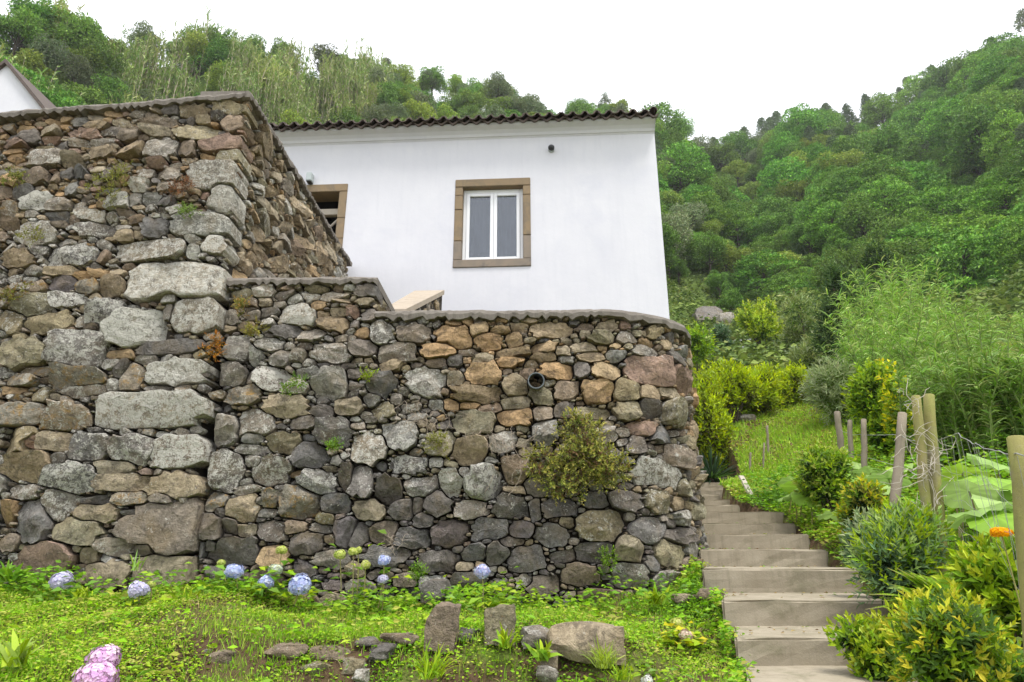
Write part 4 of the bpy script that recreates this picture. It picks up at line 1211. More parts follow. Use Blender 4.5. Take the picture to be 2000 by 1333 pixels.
def shrub(name, label, cat, box, Y, ns, nl, L, W, tip, mid, inner, group=None, depth=None, up=.6, spread=.6, spl=.16, shell=.5, stems=14, stem_mat='bark', wall=None, mat='leaf', stem_r=.008, hemi=False, lobes=5):
    """A shrub filling a box of the photograph (x0, y0, x1, y1) at depth Y."""
    x0, y0, x1, y1 = box
    c = at((x0 + x1) / 2, (y0 + y1) / 2, Y)
    rx = (at(x1, (y0 + y1) / 2, Y)[0] - at(x0, (y0 + y1) / 2, Y)[0]) / 2
    rz = (at((x0 + x1) / 2, y0, Y)[2] - at((x0 + x1) / 2, y1, Y)[2]) / 2
    ry = depth or rx * .8
    if wall is None:                                   # the foliage reaches down to the ground
        lowz = float(ground(c[0], c[1])) + .02
        if c[2] - rz > lowz:
            topz = c[2] + rz
            rz = (topz - lowz) / 2; c = np.array([c[0], c[1], (topz + lowz) / 2])
    if wall is not None: base = np.array([c[0] if wall is True else wall[0], YF + .02, c[2] - rz * .1 if wall is True else wall[1]])
    else: base = np.array([c[0], c[1], min(float(ground(c[0], c[1])) - .03, c[2])])
    o = empty(name, base, label, cat, group)
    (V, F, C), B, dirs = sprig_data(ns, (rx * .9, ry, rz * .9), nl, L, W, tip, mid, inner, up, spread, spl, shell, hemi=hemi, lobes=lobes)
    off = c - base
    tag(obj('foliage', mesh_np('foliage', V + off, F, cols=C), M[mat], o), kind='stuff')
    if stems:
        b = MB()
        for i in NR.choice(len(B), min(stems, len(B)), replace=False):
            e = B[i] + off
            m1 = e * .5 + np.array([NR.normal(0, rx * .08), NR.normal(0, ry * .08), 0]); m1[2] = e[2] * .45
            b.tube([(NR.normal(0, rx * .06), NR.normal(0, ry * .06), 0), m1, e], [stem_r * 1.4, stem_r, stem_r * .5], 4, cap=False)
        tag(b.build('stems', M[stem_mat], o), kind='stuff')
    return o


# ------------------------------------------------------------------ hillside trees
def blob_leaves(cen, rad, n, L, cols, squash=1.0, upw=.35, jit=.25):
    """Leaves over the upper surface of one clump."""
    d = unit(NR.normal(0, 1, (n, 3)) + np.array([0, 0, upw]))
    P = cen + d * rad * np.array([1, 1, squash]) * NR.uniform(.72, 1.06, (n, 1))
    D = unit(d * .6 + NR.normal(0, .6, (n, 3)))
    N = unit(d + NR.normal(0, .28, (n, 3)))
    LL = L * NR.uniform(.6, 1.3, n)
    return leaves(P, D, N, LL, LL * .62, pick(cols, n, jit), droop=.2)


def tree_mesh(kind):
    parts = []
    H = 7.0
    tr = MB()
    if kind in ('broad', 'bright', 'grey'):
        cols = {'broad': [(.18, .32, .04), (.13, .25, .035), (.10, .19, .03)], 'bright': [LIME, (.24, .32, .05), (.19, .27, .045)], 'grey': [(.17, .22, .09), (.21, .25, .13), (.13, .18, .08)]}[kind]
        tr.tube([(0, 0, -.6), (.1, 0, 1.8), (0, .1, 4.4)], [.22, .16, .08], 6)
        for i in range(26):
            d = unit(NR.normal(0, 1, 3) + np.array([0, 0, .35])); rr = NR.uniform(.35, 1)
            c = np.array([0, 0, 3.9]) + d * np.array([2.3, 2.3, 2.4]) * rr
            rad = NR.uniform(.75, 1.25)
            tr.tube([(0, 0, 2.2), c * .6 + np.array([0, 0, 1.0]), c], [.06, .04, .02], 4, cap=False)
            parts.append(blob_leaves(c, rad, 250, .25, np.array(cols) * NR.uniform(.85, 1.15), .8))
    elif kind == 'layer':
        cols = [(.13, .27, .03), (.19, .35, .035), (.085, .19, .022)]
        tr.tube([(0, 0, -.8), (.15, 0, 1.5), (0, .1, 4.6)], [.24, .18, .08], 6)
        for lv in range(5):
            z = 1.6 + lv * 1.05; rad = [2.7, 2.9, 2.5, 1.9, .9][lv]
            for i in range([8, 9, 8, 6, 3][lv]):
                t = i * 2 * math.pi / [8, 9, 8, 6, 3][lv] + NR.uniform(-.3, .3)
                c = np.array([math.cos(t) * rad * NR.uniform(.6, 1.05), math.sin(t) * rad * NR.uniform(.6, 1.05), z + NR.uniform(-.3, .3)])
                tr.tube([(0, 0, z - .5), c], [.05, .02], 4, cap=False)
                parts.append(blob_leaves(c, NR.uniform(.8, 1.15), 230, .25, np.array(cols) * NR.uniform(.85, 1.2), .48, .7))
    elif kind == 'cone':
        cols = [(.115, .165, .07), (.145, .195, .085), (.09, .135, .06)]
        H = 9.0
        tr.tube([(0, 0, -.8), (0, 0, 8.3)], [.2, .04], 6)
        for i in range(46):
            f = (i + .5) / 46
            z = 1.2 + f * 7.4; rad = 1.9 * (1 - f) ** .8 + .15
            t = i * 2.4
            c = np.array([math.cos(t) * rad * .7, math.sin(t) * rad * .7, z])
            tr.tube([(0, 0, z - .2), c], [.03, .012], 4, cap=False)
            parts.append(blob_leaves(c, .35 + rad * .33, 64, .30, np.array(cols) * NR.uniform(.85, 1.2), .75, .6))
    elif kind == 'open':
        cols = [(.13, .16, .075), (.16, .18, .095), (.10, .135, .065)]
        H = 9.5
        tr.tube([(0, 0, -.8), (.15, .1, 4.5), (0, 0, 9.0)], [.2, .13, .04], 6)
        for i in range(24):
            z = NR.uniform(3.0, 9.2); rad = (10.2 - z) * .30
            t = NR.uniform(0, 6.28)
            c = np.array([math.cos(t) * rad, math.sin(t) * rad, z + .3])
            tr.tube([(0, 0, z - .4), c], [.04, .015], 4, cap=False)
            parts.append(blob_leaves(c, NR.uniform(.45, .75), 60, .34, np.array(cols) * NR.uniform(.8, 1.2), .7, .5))
    elif kind == 'cane':
        for i in range(64):
            x, y = NR.normal(0, .95, 2)
            h = NR.uniform(4.2, 6.6)
            lean = NR.normal(0, .35, 2)
            top = np.array([x + lean[0], y + lean[1], h])
            tr.tube([(x, y, -.3), (x + lean[0] * .4, y + lean[1] * .4, h * .55), top], [.028, .022, .01], 3, cap=False)
            n = 30
            f = NR.uniform(.05, 1.02, n)[:, None]
            P = np.array([x, y, 0.]) + (top - np.array([x, y, 0.])) * f
            a = NR.uniform(0, 6.28, n)
            D = np.stack([np.cos(a) * .5, np.sin(a) * .5, np.full(n, .9)], -1)
            v, f4, f3, c = blades(P, D, NR.uniform(.55, 1.0, n), .13, .30, pick([(.26, .32, .08), (.21, .30, .06), (.31, .34, .12), (.17, .26, .05)], n))
            F = np.vstack([f4[:, [0, 1, 2]], f4[:, [0, 2, 3]], f3])
            parts.append((v, F, c))
    V, F, C = join_parts(parts)
    return mesh_np('crown', V, F, cols=C), tr.mesh('trunk')


TREES = {}
for kd in ('broad', 'bright', 'grey', 'layer', 'cone', 'open', 'cane'):
    TREES[kd] = []
    for v in range(2 if kd not in ('broad', 'layer') else 3):
        cm, tm = tree_mesh(kd)
        cm.materials.append(M['leaf_far']); tm.materials.append(M['bark'] if kd != 'cane' else M['twig'])
        TREES[kd].append((cm, tm))
NAMES = {'broad': 'broadleaf_tree', 'bright': 'broadleaf_tree', 'grey': 'broadleaf_tree', 'layer': 'layered_tree', 'cone': 'conifer_tree', 'open': 'pine_tree', 'cane': 'cane_clump'}
DESC = {'broad': 'mid green round tree', 'bright': 'bright yellow-green bushy tree', 'grey': 'soft grey-green bushy tree', 'layer': 'dark green layered tree', 'cone': 'narrow blue-green conifer', 'open': 'sparse tall pine with open crown', 'cane': 'pale stand of tall cane'}


def plant_tree(kd, x, y, sc, hill, ridge=False):
    z = float(ground(x, y))
    cm, tm = R.choice(TREES[kd])
    px, py = proj((x, y, z + 3.5))
    def band(v, bands): return next(t for lim, t in bands if v < lim)
    if hill == 'left':
        col_ = band(px, ((150, 'above the white gable'), (240, 'right of the white gable'), (330, 'above the middle of the tall wall'), (420, 'left of the tall wall corner'), (500, 'above the tall wall corner'), (600, 'left of the doorway'), (700, 'above the doorway'), (800, 'right of the doorway'), (890, 'left of the window'), (1050, 'above the window'), (1130, 'above the dark round fitting'), (9999, 'above the roof end')))
        row_ = band(py, ((60, 'at the top '), (100, 'near the top '), (140, 'halfway up '), (180, 'below the middle '), (9999, 'low down ')))
    else:
        col_ = band(px, ((1350, 'touching the house corner'), (1420, 'beside the house corner'), (1480, 'above the upper steps'), (1540, 'above the white stones'), (1600, 'above the heath shrubs'), (1660, 'above the far fence posts'), (1730, 'above the evergreen'), (1800, 'above the cane crest'), (1870, 'right of the paired posts'), (1935, 'left of the edge post'), (9999, 'by the right picture edge')))
        row_ = band(py, ((200, 'at the very top '), (270, 'near the top '), (330, 'high up '), (385, 'above the middle '), (440, 'halfway up '), (500, 'below the middle '), (9999, 'low down ')))
    if ridge: row_ = 'on the skyline '
    o = empty(NAMES[kd], (x, y, z - .1), DESC[kd] + ' ' + row_ + col_, 'cane' if kd == 'cane' else 'tree', DESC[kd] + 's, ' + hill + ' hillside', rz=R.uniform(0, 6.28))
    o.scale = (sc * R.uniform(.9, 1.15), sc * R.uniform(.9, 1.15), sc * R.uniform(.85, 1.15))
    obj('crown', cm, None, o); obj('trunk', tm, None, o)
    return o


count = 0
# left hill: from just above the roof line to the ridge
az = -47.0
while az < 13.2:
    rr = float(np.interp(az, RIDGE[:, 0], RIDGE[:, 1]))
    r_ = rr * 1.005
    first = True
    while r_ > 30:
        a = math.radians(az + R.uniform(-1.1, 1.1)); rj = r_ * R.uniform(.985, 1.012)
        x, y = rj * math.sin(a), rj * math.cos(a)
        z = float(ground(x, y))
        px, py = proj((x, y, z + 4.5))
        lim = 420 if px > 1120 else (250 if px > 480 else 215)
        if px < -60: pass
        elif py < lim and py > -60 and (px < 1290 or py > 150):
            q = R.random()
            cane_zone = (230 < px < 380 and 70 < py < 180) or (470 < px < 740 and 90 < py < 215)
            if first: kd = R.choice(['broad', 'broad', 'bright', 'grey', 'cone' if px > 700 else 'broad', 'open' if px > 700 else 'broad'])
            elif cane_zone and q < .85: kd = 'cane'
            else: kd = R.choice(['broad', 'broad', 'bright', 'bright', 'grey', 'layer', 'broad', 'cane' if px < 700 else 'grey'])
            sc = R.uniform(.55, .92) if kd not in ('open', 'cone') else R.uniform(.5, .7)
            if kd == 'cane': sc = R.uniform(.8, 1.15)
            plant_tree(kd, x, y, sc * (1.0 if rr < 90 else 1.1), 'left', first); count += 1
        elif py > lim + 30: break
        r_ -= R.uniform(1.9, 2.8) * (1.0 if az < 0 else 1.25)
        first = False
    az += 2.0 if az < 0 else 1.7
print('left trees', count)
# right hill
az = 13.6
while az < 51:
    rr = float(np.interp(az, RIDGE[:, 0], RIDGE[:, 1]))
    r_ = rr * 1.003
    first = True
    stop = float(np.interp(az, [13.6, 17, 22, 30, 46], [58, 60, 62, 54, 48]))
    while r_ > stop:
        a = math.radians(az + R.uniform(-.9, .9)); rj = r_ * R.uniform(.99, 1.01)
        x, y = rj * math.sin(a), rj * math.cos(a)
        z = float(ground(x, y))
        px, py = proj((x, y, z + 4))
        if px < 2330 and py > -120:
            if first: kd = R.choice(['cone', 'cone', 'broad', 'open', 'grey'])
            else: kd = R.choice(['layer', 'layer', 'layer', 'broad', 'broad', 'bright' if px < 1700 else 'layer', 'grey' if px < 1500 else 'layer', 'cone' if py < 330 else 'layer'])
            sc = R.choice([.6, .75, .9, 1.05, 1.35]) * R.uniform(.9, 1.1) * (1.0 if r_ > 85 else .72) if kd not in ('cone', 'open') else R.uniform(.7, .95)
            plant_tree(kd, x, y, sc, 'right', first); count += 1
        r_ -= R.uniform(3.0, 4.7) * (r_ / 100) ** .5
        first = False
    az += 2.05
# conifers along the right skyline
az = 19.3
while az < 45:
    rr = float(np.interp(az, RIDGE[:, 0], RIDGE[:, 1])) * R.uniform(.985, 1.01)
    a = math.radians(az)
    plant_tree(R.choice(['cone', 'cone', 'cone', 'open']), rr * math.sin(a), rr * math.cos(a), R.uniform(.85, 1.25), 'right', True); count += 1
    az += R.choice([.7, 1.1, 1.6, 2.6])
print('trees', count)

# ------------------------------------------------------------------ shrubs on the slope right of the house
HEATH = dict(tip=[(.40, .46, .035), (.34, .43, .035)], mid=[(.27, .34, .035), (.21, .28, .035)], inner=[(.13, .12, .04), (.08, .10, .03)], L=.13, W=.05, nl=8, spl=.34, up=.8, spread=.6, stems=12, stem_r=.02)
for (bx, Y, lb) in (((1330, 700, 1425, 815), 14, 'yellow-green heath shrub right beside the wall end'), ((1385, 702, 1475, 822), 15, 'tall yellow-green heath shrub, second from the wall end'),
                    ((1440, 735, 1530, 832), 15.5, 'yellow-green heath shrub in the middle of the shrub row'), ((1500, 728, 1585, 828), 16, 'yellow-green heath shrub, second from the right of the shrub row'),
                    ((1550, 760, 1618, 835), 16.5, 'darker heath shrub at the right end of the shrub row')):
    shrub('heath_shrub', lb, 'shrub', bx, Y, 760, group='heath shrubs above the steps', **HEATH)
shrub('heath_shrub', 'small lime green shrub on the slope behind the wall end', 'shrub', (1325, 620, 1385, 700), 22, 220, 7, .2, .09, [LIME], [FRESH], [MID], spl=.3)
shrub('bright_tree', 'pale yellow-green young tree below the rock outcrop', 'tree', (1440, 565, 1530, 655), 30, 500, 7, .22, .11, [(.36, .42, .06)], [LIME], [MID], spl=.35, stem_r=.03)
shrub('grey_shrub', 'soft grey-green shrub beside the pale stones on the slope', 'shrub', (1385, 640, 1425, 690), 30, 200, 7, .22, .10, [(.16, .22, .12)], [BLUE], [DARK], spl=.3)
for bx, Y, lb in (((1520, 590, 1620, 690), 27, 'feathery olive green tree left of the dark evergreen'), ((1560, 640, 1640, 760), 23, 'pale feathery shrub below the dark evergreen'), ((1470, 625, 1540, 665), 33, 'low green shrub behind the row of white stones')):
    shrub('feathery_tree', lb, 'tree', bx, Y, 520, 9, .26, .05, [(.27, .31, .11), SILV], [(.19, .24, .08)], [MID, DARK], spl=.4, up=.5, spread=.8, stem_r=.03)
shrub('evergreen_tree', 'dark blue-green evergreen standing left of the cane thicket', 'tree', (1590, 500, 1720, 730), 20, 1100, 9, .20, .06, [(.10, .16, .05)], [(.06, .11, .035)], [DEEP], spl=.4, up=.6, stem_r=.06, stems=20)
shrub('evergreen_tree', 'dark green evergreen rising behind the top of the cane', 'tree', (1680, 440, 1800, 620), 32, 900, 8, .28, .10, [(.12, .18, .04)], [(.06, .11, .03)], [DEEP], spl=.4, stem_r=.06)
shrub('feathery_tree', 'silvery feathery shrub left of the far fence posts', 'shrub', (1590, 715, 1700, 810), 13, 600, 10, .15, .03, [SILV, (.36, .40, .22)], [(.24, .30, .13)], [MID], spl=.3, up=.5, spread=.9)
shrub('leafy_shrub', 'fresh green shrub behind the grey fence posts', 'shrub', (1680, 700, 1820, 900), 9.2, 1300, 7, .11, .055, [LIME, (.25, .36, .05)], [FRESH, MID], [DARK], spl=.2)
shrub('leafy_shrub', 'low fresh green shrub at the foot of the thin grey post', 'shrub', (1650, 770, 1745, 900), 12.5, 700, 7, .10, .05, [FRESH, (.22, .31, .08)], [MID, BLUE], [DARK], spl=.2)
shrub('leafy_shrub', 'yellow flowering shrub tip above the paired posts', 'shrub', (1715, 705, 1770, 760), 8.2, 160, 6, .08, .05, [(.55, .50, .05)], [LIME], [MID], spl=.12)


# cane thicket
def cane_clump(x, y_base, Y, h_px, w_px, label, n=26, dark=.0, dense=1.0):
    c = at(x, y_base, Y)
    H = at(x, y_base - h_px, Y)[2] - c[2]
    Wd = at(x + w_px / 2, y_base, Y)[0] - c[0]
    gz2 = float(ground(c[0], c[1]))
    base = np.array([c[0], c[1], gz2])
    H = H * .80 + c[2] - gz2
    o = empty('cane_clump', base, label, 'cane', 'cane clumps of the thicket')
    tr = MB(); parts = []
    cols = np.array([(.20, .34, .06), (.27, .40, .09), (.16, .29, .05), (.33, .40, .14), (.24, .37, .11)]) * (1 - dark)
    for i in range(n):
        x_, y_ = NR.normal(0, Wd * .45), NR.normal(0, Wd * .45)
        h = H * NR.uniform(.72, 1.05); lean = NR.normal(0, .16, 2) * H
        top_ = np.array([x_ + lean[0], y_ + lean[1], h])
        mid_ = np.array([x_ + lean[0] * .3, y_ + lean[1] * .3, h * .55])
        tr.tube([(x_, y_, -.05), mid_, top_], [.014, .011, .005], 4, cap=False)
        k = int(84 * dense)
        f = np.sort(NR.uniform(.08, 1.0, k))[:, None]
        P = np.where(f < .55, np.array([x_, y_, 0.]) + (mid_ - np.array([x_, y_, 0.])) * f / .55, mid_ + (top_ - mid_) * (f - .55) / .45)
        a = NR.uniform(0, 6.28, k)
        D = np.stack([np.cos(a) * .75, np.sin(a) * .75, np.full(k, .75)], -1)
        sc = H / 3.0
        v, f4, f3, cc = blades(P, D, NR.uniform(.18, .46, k) * sc ** .5, .026 * sc ** .5, NR.uniform(.25, .8, k), pick(cols, k, .25))
        parts.append((v, np.vstack([f4[:, [0, 1, 2]], f4[:, [0, 2, 3]], f3]), cc))
    V, F, C = join_parts(parts)
    tag(obj('leaf_blades', mesh_np('leaf_blades', V, F, cols=C), M['leaf'], o), kind='stuff')
    tag(tr.build('canes', M['cane'], o), kind='stuff')


for args in ((1705, 660, 17, 150, 130, 'cane clump at the left end of the thicket, beside the dark evergreen'), (1770, 650, 19, 165, 130, 'tallest cane clump at the crest of the thicket'),
             (1745, 720, 14, 170, 150, 'cane clump behind the fresh green shrub'), (1830, 690, 16, 160, 140, 'cane clump right of the thicket crest'),
             (1900, 740, 14, 165, 150, 'cane clump high on the right of the thicket'), (1975, 740, 14, 150, 150, 'cane clump at the right picture edge, upper one'),
             (1820, 770, 11, 190, 150, 'cane clump above the paired posts'), (1690, 740, 13, 120, 100, 'low cane clump between silvery shrub and evergreen'),
             (2040, 760, 12, 160, 150, 'cane clump half cut off by the right picture edge')):
    cane_clump(*args)
for args in ((1870, 880, 7.5, 210, 150, 'dark green cane clump behind the sagging wire'), (1950, 880, 7.0, 230, 150, 'dark green cane clump left of the thick edge post'), (2020, 880, 6.8, 220, 130, 'dark green cane clump behind the thick edge post'), (1905, 830, 9.5, 200, 170, 'dark green cane clump in the middle of the thicket')):
    cane_clump(*args, n=36, dark=.25, dense=1.2)

# spiky plant behind the wall end
sp = at(1380, 830, 12.6)
o = empty('spiky_plant', (sp[0], sp[1], float(ground(sp[0], sp[1]))), 'dark spiky yucca-like plant just behind the wall end', 'plant')
n = 190
d = unit(NR.normal(0, 1, (n, 3)) + np.array([0, 0, .25]))
hgt = .22
v, f4, f3, c = blades(np.tile([0, 0, hgt], (n, 1)) + d * .06, d, NR.uniform(.45, .75, n), .04, .12, pick([DEEP, (.03, .055, .03), DARK], n))
tag(obj('leaf_blades', mesh_np('leaf_blades', v, [f4, f3], cols=c), M['leaf'], o), kind='stuff')
MB().tube([(0, 0, -.05), (0, 0, hgt + .02)], [.1, .08], 7).build('stem', M['bark'], o)

# nearer shrubs right of the steps
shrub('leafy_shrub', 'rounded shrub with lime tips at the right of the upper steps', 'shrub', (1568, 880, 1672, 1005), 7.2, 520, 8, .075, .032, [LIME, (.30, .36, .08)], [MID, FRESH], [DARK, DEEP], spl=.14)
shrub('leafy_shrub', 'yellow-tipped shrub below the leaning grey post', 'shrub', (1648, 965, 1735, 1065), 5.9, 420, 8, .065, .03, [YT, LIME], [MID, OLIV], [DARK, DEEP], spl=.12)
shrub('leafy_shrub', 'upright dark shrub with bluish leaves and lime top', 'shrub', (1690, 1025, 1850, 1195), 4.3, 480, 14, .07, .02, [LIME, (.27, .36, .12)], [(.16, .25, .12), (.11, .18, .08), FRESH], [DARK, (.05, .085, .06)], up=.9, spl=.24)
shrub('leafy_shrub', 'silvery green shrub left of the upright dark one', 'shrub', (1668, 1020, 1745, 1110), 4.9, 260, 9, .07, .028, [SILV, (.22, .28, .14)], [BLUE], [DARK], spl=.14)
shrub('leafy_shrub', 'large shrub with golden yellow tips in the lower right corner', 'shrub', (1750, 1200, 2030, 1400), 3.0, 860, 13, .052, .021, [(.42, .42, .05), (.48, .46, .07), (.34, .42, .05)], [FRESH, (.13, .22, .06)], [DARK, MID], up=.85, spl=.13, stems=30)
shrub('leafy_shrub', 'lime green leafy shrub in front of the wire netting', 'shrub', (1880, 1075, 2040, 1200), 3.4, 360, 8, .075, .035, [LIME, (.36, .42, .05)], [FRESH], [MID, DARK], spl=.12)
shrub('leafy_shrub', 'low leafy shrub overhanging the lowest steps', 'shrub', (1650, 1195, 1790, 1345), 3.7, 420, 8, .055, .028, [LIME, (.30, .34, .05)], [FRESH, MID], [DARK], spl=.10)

# fern
fp = at(1860, 1200, 3.7)
fb = np.array([fp[0], fp[1], float(ground(fp[0], fp[1]))])
o = empty('fern', fb, 'light green fern between the dark shrub and the golden one', 'fern')
hgt = at(1860, 1150, 3.7)[2] - fb[2]
parts = []
st_ = MB()
for i in range(26):
    a = NR.uniform(0, 6.28); L = NR.uniform(.34, .5); el = NR.uniform(.3, 1.1)
    d = np.array([math.cos(a) * math.cos(el), math.sin(a) * math.cos(el), math.sin(el)])
    t = np.linspace(.08, 1, 40)[:, None]
    C0 = np.array([0, 0, hgt - .12]) + d * L * t - np.array([0, 0, .30]) * L * t * t
    st_.tube([(0, 0, 0), C0[0], C0[20], C0[-1]], [.004, .003, .003, .0015], 3, cap=False)
    tan = unit(np.gradient(C0, axis=0)); sd = unit(np.cross(tan, [0, 0, 1.0])); nn = np.cross(sd, tan)
    w = .085 * np.sin(np.clip(t * 1.08, 0, 1) * math.pi) ** .7 * (1.15 - t * .7) + .01
    for s in (-1, 1):
        parts.append(leaves(C0, sd * s + tan * .45, nn, w[:, 0], w[:, 0] * .17, pick([(.27, .40, .06), LIME, (.22, .35, .05)], 40)))
V, F, C = join_parts(parts)
tag(obj('fronds', mesh_np('fronds', V, F, cols=C), M['leaf'], o), kind='stuff'); tag(st_.build('stalks', M['post'], o), kind='stuff')


# big round butterbur leaves
def round_leaf(r, tilt, az_, cols, parent, loc):
    nr_, na_ = 4, 22
    V, C = [(0, 0, 0)], [(*cols, 1)]
    for j in range(1, nr_ + 1):
        for k in range(na_):
            t = 2 * math.pi * k / na_
            rr = r * j / nr_ * (1 + .05 * math.sin(5 * t + r * 40)) * (1 - .42 * math.exp(-(min(t, 2 * math.pi - t) / .22) ** 2) * j / nr_)
            z = .10 * rr * math.sin(3 * t) * j / nr_ - .16 * r * (j / nr_) ** 2 + .012 * math.cos(11 * t) * j / nr_
            V.append((rr * math.cos(t), rr * math.sin(t), z))
            f = 1.25 if k % 3 == 0 else NR.uniform(.85, 1.05)
            C.append((cols[0] * f, cols[1] * f, cols[2] * f, 1))
    F3 = [(0, 1 + k, 1 + (k + 1) % na_) for k in range(na_)]
    F4 = [(1 + j * na_ + k, 1 + (j + 1) * na_ + k, 1 + (j + 1) * na_ + (k + 1) % na_, 1 + j * na_ + (k + 1) % na_) for j in range(nr_ - 1) for k in range(na_)]
    me = mesh_np('leaf', np.array(V), [np.array(F4), np.array(F3)], cols=np.array(C), smooth_shade=True)
    return obj('leaf', me, M['leaf'], parent, loc=loc, rot=(tilt * math.sin(az_), -tilt * math.cos(az_), az_))


def butterbur(label, items):
    """items: (px, py, Y, width in px, tilt)."""
    c0 = np.mean([at(x, y, Y) for x, y, Y, w, t in items], 0)
    b0 = np.array([c0[0], c0[1], float(ground(c0[0], c0[1]))])
    o = empty('butterbur_plant', b0, label, 'plant', 'butterbur plants by the fence')
    sk = MB()
    for x, y, Y, w, tilt in items:
        p = at(x, y, Y); r = w / 2 * Y / 1250
        round_leaf(r, tilt, R.uniform(0, 6.28), R.choice([(.22, .33, .10), (.27, .38, .13), (.19, .32, .05), (.24, .36, .06)]), o, p - b0)
        g = np.array([p[0] * .7 + b0[0] * .3, p[1] + .05, float(ground(p[0], p[1])) - .02])
        sk.tube([g - b0, (g + p) / 2 - b0 + np.array([.02, 0, .02]), p - b0], [.009, .007, .006], 5, cap=False)
    tag(sk.build('stalks', M['post'], o), kind='stuff')


butterbur('butterbur with broad pale leaves right of the paired posts', [(1893, 960, 4.4, 130, .35), (1935, 935, 4.9, 120, .3), (1955, 908, 5.3, 110, .5), (1910, 998, 3.9, 130, .25), (1880, 925, 5.2, 90, .4), (1990, 940, 4.4, 120, .4), (1965, 985, 3.9, 110, .45), (1945, 1010, 3.7, 100, .5), (1860, 945, 5.0, 70, .4)])
butterbur('butterbur with broad leaves below the thin grey posts', [(1700, 925, 7.0, 80, .35), (1735, 935, 6.4, 80, .4), (1745, 915, 7.0, 70, .3), (1672, 905, 8.4, 60, .4), (1660, 930, 7.6, 55, .5), (1720, 955, 6.0, 60, .4)])
butterbur('butterbur with drooping leaves left of the rounded shrub', [(1563, 952, 7.8, 70, .5), (1548, 965, 7.6, 60, .3), (1580, 968, 7.3, 60, .9), (1632, 1003, 6.2, 65, .2), (1545, 940, 8.2, 50, .4)])


# ------------------------------------------------------------------ hydrangeas
def flower_head(c, r, cols, parent, nm='flower_head', flat=.85):
    n = int(170 + r * 1500)
    k = np.arange(n) + .5
    ph = np.arccos(1 - 1.75 * k / n); th = k * 2.39996
    d = np.stack([np.cos(th) * np.sin(ph), np.sin(th) * np.sin(ph), np.cos(ph)], -1)
    d = unit(d + NR.normal(0, .08, d.shape))
    pp = NR.uniform(0, 6.28, 3)
    lmp = 1 + .10 * np.sin(4.2 * d[:, :1] + pp[0]) + .10 * np.sin(3.7 * d[:, 1:2] + pp[1]) * np.cos(3 * d[:, 2:] + pp[2])
    P = d * r * np.array([1, 1, flat]) * NR.uniform(.82, 1.06, (n, 1)) * lmp
    ax = unit(np.cross(d, [.3, .5, .8])); ay = np.cross(d, ax)
    cc = pick(cols, n, .12)
    parts = []
    s = r * .19
    a0 = NR.uniform(0, 1.57, n)
    for q in range(4):
        a = a0 + q * math.pi / 2
        D = ax * np.cos(a)[:, None] + ay * np.sin(a)[:, None] + d * .25
        parts.append(leaves(P, D, d, s, s * 1.0, cc * NR.uniform(.92, 1.08, (n, 1)), fold=.05, droop=.12, wpos=.6))
    V, F, C = join_parts(parts)
    return obj(nm, mesh_np(nm, V, F, cols=C), M['petal'], parent, loc=c)


BLUEH = [(.46, .53, .78), (.56, .61, .80), (.66, .68, .76), (.42, .48, .74)]
LAV = [(.58, .55, .72), (.66, .64, .76), (.54, .52, .70)]
PINK = [(.66, .42, .64), (.74, .52, .70), (.60, .36, .60), (.78, .62, .74)]
GRN = [(.50, .55, .16), (.58, .60, .25), (.44, .52, .12)]
CREAM = [(.74, .62, .50), (.78, .70, .58), (.70, .52, .46)]


def hydrangea(label, heads, Y, leafn, leafL=.11, spread=(.2, .15, .12), lcols=None, base_px=None):
    """heads: (px, py, radius px, colours)."""
    pts = [at(x, y, Y + dy) for x, y, r, c, dy in heads]
    c0 = np.mean(pts, 0)
    if base_px: c0 = at(base_px[0], base_px[1], Y)
    b0 = np.array([c0[0], c0[1], float(ground(c0[0], c0[1])) - .01])
    o = empty('hydrangea', b0, label, 'hydrangea', 'hydrangeas along the wall foot')
    sk = MB()
    for p, (x, y, r, c, dy) in zip(pts, heads):
        rad = r * (Y + dy) / 1250 * .78
        flower_head(p - b0, rad, c, o)
        g = np.array([p[0] * .8 + c0[0] * .2, p[1] + .03, min(float(ground(p[0], p[1])), p[2] - .05)])
        sk.tube([g - b0, (g + p) / 2 - b0 + np.array([.01, -.01, 0]), p - b0], [.006, .005, .004], 5, cap=False)
    tag(sk.build('stems', M['post'], o), kind='stuff')
    top_ = max(.10, np.mean([p[2] for p in pts]) - b0[2])
    P = NR.normal(0, 1, (leafn, 3)) * np.array(spread) * .8
    P[:, 2] = np.abs(NR.normal(0, .4, leafn)) * top_ + .03
    P[:, 0] += NR.choice([p[0] - b0[0] for p in pts], leafn) * .9
    a = NR.uniform(0, 6.28, leafn)
    D = np.stack([np.cos(a), np.sin(a), NR.uniform(.0, .7, leafn)], -1)
    N = np.stack([NR.normal(0, .35, leafn), NR.normal(0, .35, leafn) - .25, np.ones(leafn)], -1)
    L = leafL * NR.uniform(.6, 1.15, leafn)
    V, F, C = leaves(P, D, unit(N), L, L * .62, pick(lcols or [MID, FRESH, (.14, .26, .04), LIME], leafn), fold=.12, droop=.2)
    tag(obj('foliage', mesh_np('foliage', V, F, cols=C), M['leaf'], o), kind='stuff')
    return o


